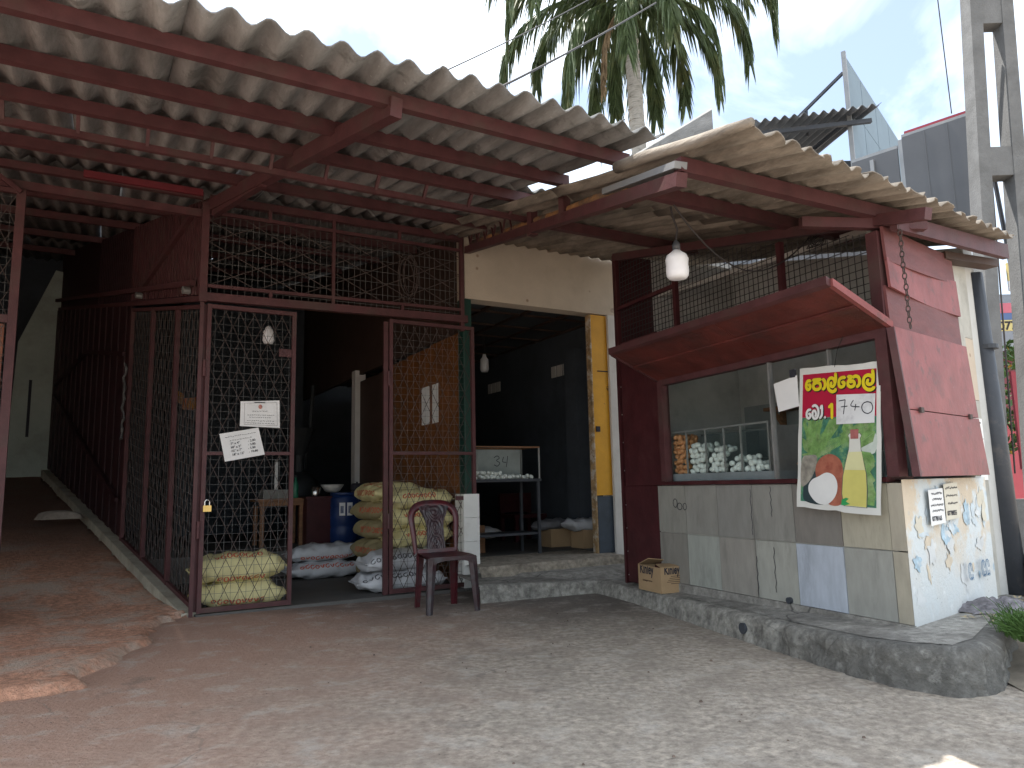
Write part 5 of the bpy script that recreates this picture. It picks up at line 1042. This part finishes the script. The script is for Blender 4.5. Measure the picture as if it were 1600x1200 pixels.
# sign boards seen from behind
t = thing('sign_board', 'large grey backed sign board with red front behind the stall canopy', 'sign', WORLD, (5.2, 8.3, 3))
A0, A1 = Vector((4.923, 8.529, 0)), Vector((5.425, 8.0, 0)); nA = Vector((.725, .688, 0))
def vbox(p, q, z0a, z1a, n, th): return MB().hexa([p+Vector((0, 0, z0a)), q+Vector((0, 0, z0a)), q+n*th+Vector((0, 0, z0a)), p+n*th+Vector((0, 0, z0a))], [p+Vector((0, 0, z1a)), q+Vector((0, 0, z1a)), q+n*th+Vector((0, 0, z1a)), p+n*th+Vector((0, 0, z1a))])
part(t, 'back_panel', vbox(A0, A1, 3.95, 5.18, nA, .03), SIGNG); part(t, 'top_frame', vbox(A0, A1, 5.181, 5.215, nA*1.0, .10), GALV); part(t, 'end_frame', vbox(A1, A1+(A1-A0)*.06, 3.95, 5.215, nA, .06), GALV); part(t, 'end_frame', vbox(A0-(A1-A0)*.06, A0, 3.6, 5.16, nA, .06), GALV)
for q_ in (.34, .68): part(t, 'seam', vbox(A0+(A1-A0)*q_-nA*.006, A0+(A1-A0)*(q_+.02)-nA*.006, 3.95, 5.18, nA, .005), SIGNG)
part(t, 'red_face', vbox(A0+nA*.12, A1+nA*.12+(A1-A0)*.16, 4.05, 5.30, nA, .05), SIGNR)
t = thing('sign_board', 'smaller grey sign back left of the large sign board', 'sign', WORLD, (4.7, 8.75, 3))
C0, C1 = Vector((4.50, 8.97, 0)), Vector((4.88, 8.57, 0)); part(t, 'back_panel', vbox(C0, C1, 3.9, 5.06, nA, .03), SIGNG); part(t, 'top_frame', vbox(C0, C1, 5.061, 5.10, nA, .05), GALV); part(t, 'post', vbox(C0+(C1-C0)*.42, C0+(C1-C0)*.5, 3.5, 5.0, -nA, .04), GALV)
t = thing('hoarding', 'tall pale blue metal hoarding rising above the roofs', 'hoarding', WORLD, (6, 11.2, 5))
D0, D1 = Vector((5.012, 10.0, 0)), Vector((7.36, 12.89, 0)); nD = Vector((.777, -.63, 0)); dd = (D1-D0)
for k in range(4):
    part(t, 'sheet_panel', vbox(D0+dd*(k/4+.003), D0+dd*((k+1)/4-.003), 5.3, 6.44, nD, .03), BLUEP); part(t, 'sheet_panel', vbox(D0+dd*(k/4+.003), D0+dd*((k+1)/4-.003), 6.45, 7.23, nD, .03), BLUEP)
part(t, 'edge_frame', vbox(D0-dd*.012, D0, 5.2, 7.25, nD, .06), GALV)
part(t, 'stay_bar', MB().bar((4.3, 10.8, 6.35), (5.02, 10.02, 6.95), .04), PVC); part(t, 'stay_bar', MB().bar((4.62, 10.5, 6.2), (4.62, 10.45, 6.6), .03), PVC)
part(t, 'stay_bar', MB().bar((4.75, 10.6, 6.05), (5.04, 10.03, 6.2), .04), PVC)
bk = thing('back_building', 'dark roofed shed with corrugated roof behind the stall', 'building', WORLD, (4.4, 10.6, 0))
part(bk, 'wall', MB().box(3.9, 5.6, 10.3, 13, 0, 5.7), SIGNG)
part(bk, 'roof', corr(3.55, 13, .14, lambda c: 9.7, lambda c: 12.5, lambda c, l, h: (c, l, 6.05+.12*(l-9.7)+h+.12*(c-3.5)), amp=.03, seed=5), M('dark_zinc', (.10, .11, .125), .6, .2, 4, .1, 30), smooth=True)
part(bk, 'eave_beam', MB().bar((3.6, 9.9, 5.95), (5.3, 9.9, 6.12), .06), PVC)
t = thing('loose_roof_sheet', 'loose grey sheet end jutting out above the stall canopy', 'sheet', WORLD, (1.6, 6.5, 4.2))
part(t, 'sheet', MB().grid(lambda a, b: (1.26+.62*a+.35*b*.2, 6.75-.55*a+.3*b, 4.18+.17*a+.11*b+.03*math.sin(b*5)), 6, 6).grid(lambda a, b: (1.26+.62*a+.35*b*.2, 6.75-.55*a+.3*b, 4.172+.17*a+.11*b+.03*math.sin(b*5)), 6, 6).grid(lambda a, b: (1.26+.62*a, 6.75-.55*a, 3.98+.17*a+.2*b), 6, 1), ASB)
part(t, 'ridge_edge', corr(1.0, 5, .15, lambda c: 6.9-.4*(c-1.0), lambda c: 8.2, lambda c, l, h: (c, l, 3.94-.12*(c-1.0)+.04*(l-7)+h), seed=77, nl=3), ASB, smooth=True)
# coconut palm
rpm = random.Random(21); palm = thing('coconut_palm', 'tall coconut palm with drooping fronds above the roofs', 'palm', WORLD, (2.95, 15, 0))
part(palm, 'trunk', MB().tube([(2.95, 15, 0), (2.93, 15, 4), (2.90, 15, 8.0), (2.87, 15, 9.6), (2.83, 15, 10.6), (2.82, 15, 11.9)], [.22, .19, .165, .16, .15, .12], 18), BARK, smooth=True)
for k in range(26): part(palm, 'trunk_ring', MB().tube([(2.95-.0095*(4+k*.27), 15, 4.0+k*.27), (2.95-.0095*(4+k*.27)-.001, 15, 4.03+k*.27)], .20-.0065*(k*.27)-.0, 16), BARK) if k > 12 else None
def frond(az, el, L, droop, mat, seed, dens=58, wid=.62):
    rr = random.Random(seed); p = Vector((2.82, 15, 11.75)); mb = MB(); pts = [p.copy()]; a = el; n = 26
    for k in range(n):
        a -= droop/n*(.35+1.3*k/n); a = max(a, -1.5); p = p+Vector((math.cos(az)*math.cos(a), math.sin(az)*math.cos(a), math.sin(a)))*(L/n); pts.append(p.copy())
    mb.tube(pts, [.035*(1-.85*k/n)+.004 for k in range(n+1)], 5)
    for k in range(dens*2):
        q = .10+.89*(k//2)/dens; i = min(n-1, int(q*n)); f_ = q*n-i; c = pts[i].lerp(pts[i+1], f_); d = (pts[i+1]-pts[i]).normalized(); sd_ = d.cross(Vector((0, 0, 1)))
        if sd_.length < .05: sd_ = Vector((math.sin(az), -math.cos(az), 0))
        sd_.normalize(); sg = 1 if k % 2 else -1; ll = wid*(.55+.6*math.sin(math.pi*min(.97, q*.95)))*rr.uniform(.75, 1.1)
        dr = (sd_*sg*rr.uniform(.30, .55)+d*rr.uniform(.6, .9)+Vector((0, 0, -rr.uniform(.5, .9)))).normalized()
        m_ = c+dr*ll*.5; e = c+dr*ll*.85+Vector((0, 0, -ll*rr.uniform(.2, .5)))
        wv = dr.cross(Vector((rr.uniform(-1, 1), rr.uniform(-1, 1), rr.uniform(-.3, 1)))).normalized()*.028
        mb.add([c-wv*.5, c+wv*.5, m_+wv, e, m_-wv], [(0, 1, 2, 4), (4, 2, 3)])
    part(palm, 'dead_frond' if mat is DEAD else 'frond', mb, mat)
sd = 100
for k in range(14):
    frond(k*2*math.pi/14+rpm.uniform(-.15, .15), rpm.uniform(.55, .95), rpm.uniform(4.2, 5.0), rpm.uniform(2.8, 3.3), LEAF, sd+k, 110, .8)
for k in range(8):
    frond(k*2*math.pi/8+.5+rpm.uniform(-.15, .15), rpm.uniform(.9, 1.35), rpm.uniform(4.0, 4.8), rpm.uniform(1.8, 2.4), LEAF, sd+20+k, 80, .8)
for k in range(9):
    frond(k*2*math.pi/9+.2+rpm.uniform(-.2, .2), rpm.uniform(-.35, .05), rpm.uniform(2.7, 3.5), rpm.uniform(2.0, 2.6), LEAF, sd+40+k, 110, .75)
frond(3.7, -.8, 2.7, 1.4, DEAD, 177, 70, .35)
# street bits at the right edge
def signboard(label, c, w_, bands, txts, ang):
    fr = Frame(c, ang); t = thing('hanging_sign', label, 'sign', fr)
    z = 0
    for (h_, m) in bands: part(t, 'colour_band', B(0, w_, 0, .03, -z-h_+.001, -z-.001), m); z += h_
    for (s, size, x, zz, m) in txts: part(t, 'lettering', text_mb(s, size, lambda a, b: (x+a, -.004, zz+b), .004), m)
SY = M('sign_yellow', (.62, .52, .22), .6, .08, 6, 0); SB = M('sign_blue', (.10, .16, .33), .6, .08, 6, 0); SP = M('sign_pink', (.55, .15, .2), .6, .08, 6, 0); SW = M('sign_white', (.7, .7, .7), .6, .05, 6, 0)
signboard('upper yellow phone number sign hanging right of the pole', (6.38, 9.0, 3.68), .9, [(.24, SY), (.13, SW)], [('077', .14, .02, -.36, SB)], -4)
signboard('lower red and blue phone number sign hanging right of the pole', (6.13, 9.0, 3.15), 1.1, [(.13, SP), (.09, SB), (.14, SY)], [('077', .15, .05, -.345, INK), ('077', .15, .33, -.345, INK)], -4)
for (zz, off_) in ((3.06, .16), (2.965, .06)):
    pass
t = thing('street_house', 'dark roofed house far right behind the pole', 'house', WORLD, (9.5, 13, 0))
part(t, 'wall', B(9.3, 14, 13, 16, 0, 3.2), SIGNR); part(t, 'roof', MB().hexa([(8.9, 12.5, 3.2), (14.5, 12.5, 3.2), (14.5, 16.5, 3.2), (8.9, 16.5, 3.2)], [(9.8, 14.3, 4.6), (14.5, 14.3, 4.6), (14.5, 14.8, 4.6), (9.8, 14.8, 4.6)]), PVC)
t = thing('red_banner', 'red roadside banner board right of the pole', 'banner', WORLD, (6.95, 9.5, 1.2)); part(t, 'board', MB().hexa([(6.62, 9.5, 1.05), (8.0, 9.6, 1.05), (8.0, 9.64, 1.05), (6.62, 9.54, 1.05)], [(6.62, 9.5, 2.35), (8.0, 9.6, 2.0), (8.0, 9.64, 2.0), (6.62, 9.54, 2.35)]), SIGNR)
part(t, 'support', B(6.7, 6.76, 9.56, 9.62, 0, 1.04), PVC)
bu = thing('flowering_bush', 'green bush with a few flowers behind the red banner', 'bush', WORLD, (8.2, 11.5, 0)); mb = MB(); fl = MB(); rr = random.Random(30)
part(bu, 'stem', MB().tube([(8.2, 11.5, 0), (8.2, 11.5, 1.5), (8.1, 11.5, 2.4)], [.06, .05, .02], 6), BARK)
for k in range(1800):
    v = Vector((rr.gauss(0, 1), rr.gauss(0, 1), rr.gauss(0, 1))).normalized()*rr.uniform(.4, 1)**.5; c = Vector((8.2, 11.5, 2.2))+Vector((v.x*1.1, v.y*.9, v.z*.95)); a = Vector((rr.uniform(-1, 1), rr.uniform(-1, 1), rr.uniform(-1, 1))).normalized()*.07; b = a.cross(Vector((rr.uniform(-1, 1), rr.uniform(-1, 1), 1))).normalized()*.035
    (fl if rr.random() < .03 else mb).add([c-a, c+b, c+a, c-b], [(0, 1, 2, 3)])
part(bu, 'foliage', mb, BUSH, kind='stuff'); part(bu, 'flowers', fl, M('flower_yellow', (.65, .35, .05), .6, .5, 4, 0), kind='stuff')
single('yellow_gate_post', B(6.9, 7.0, 9.2, 9.3, -.02, 1.0), SY, 'short yellow post right of the concrete pole', 'post', WORLD, (6.95, 9.2, 0))
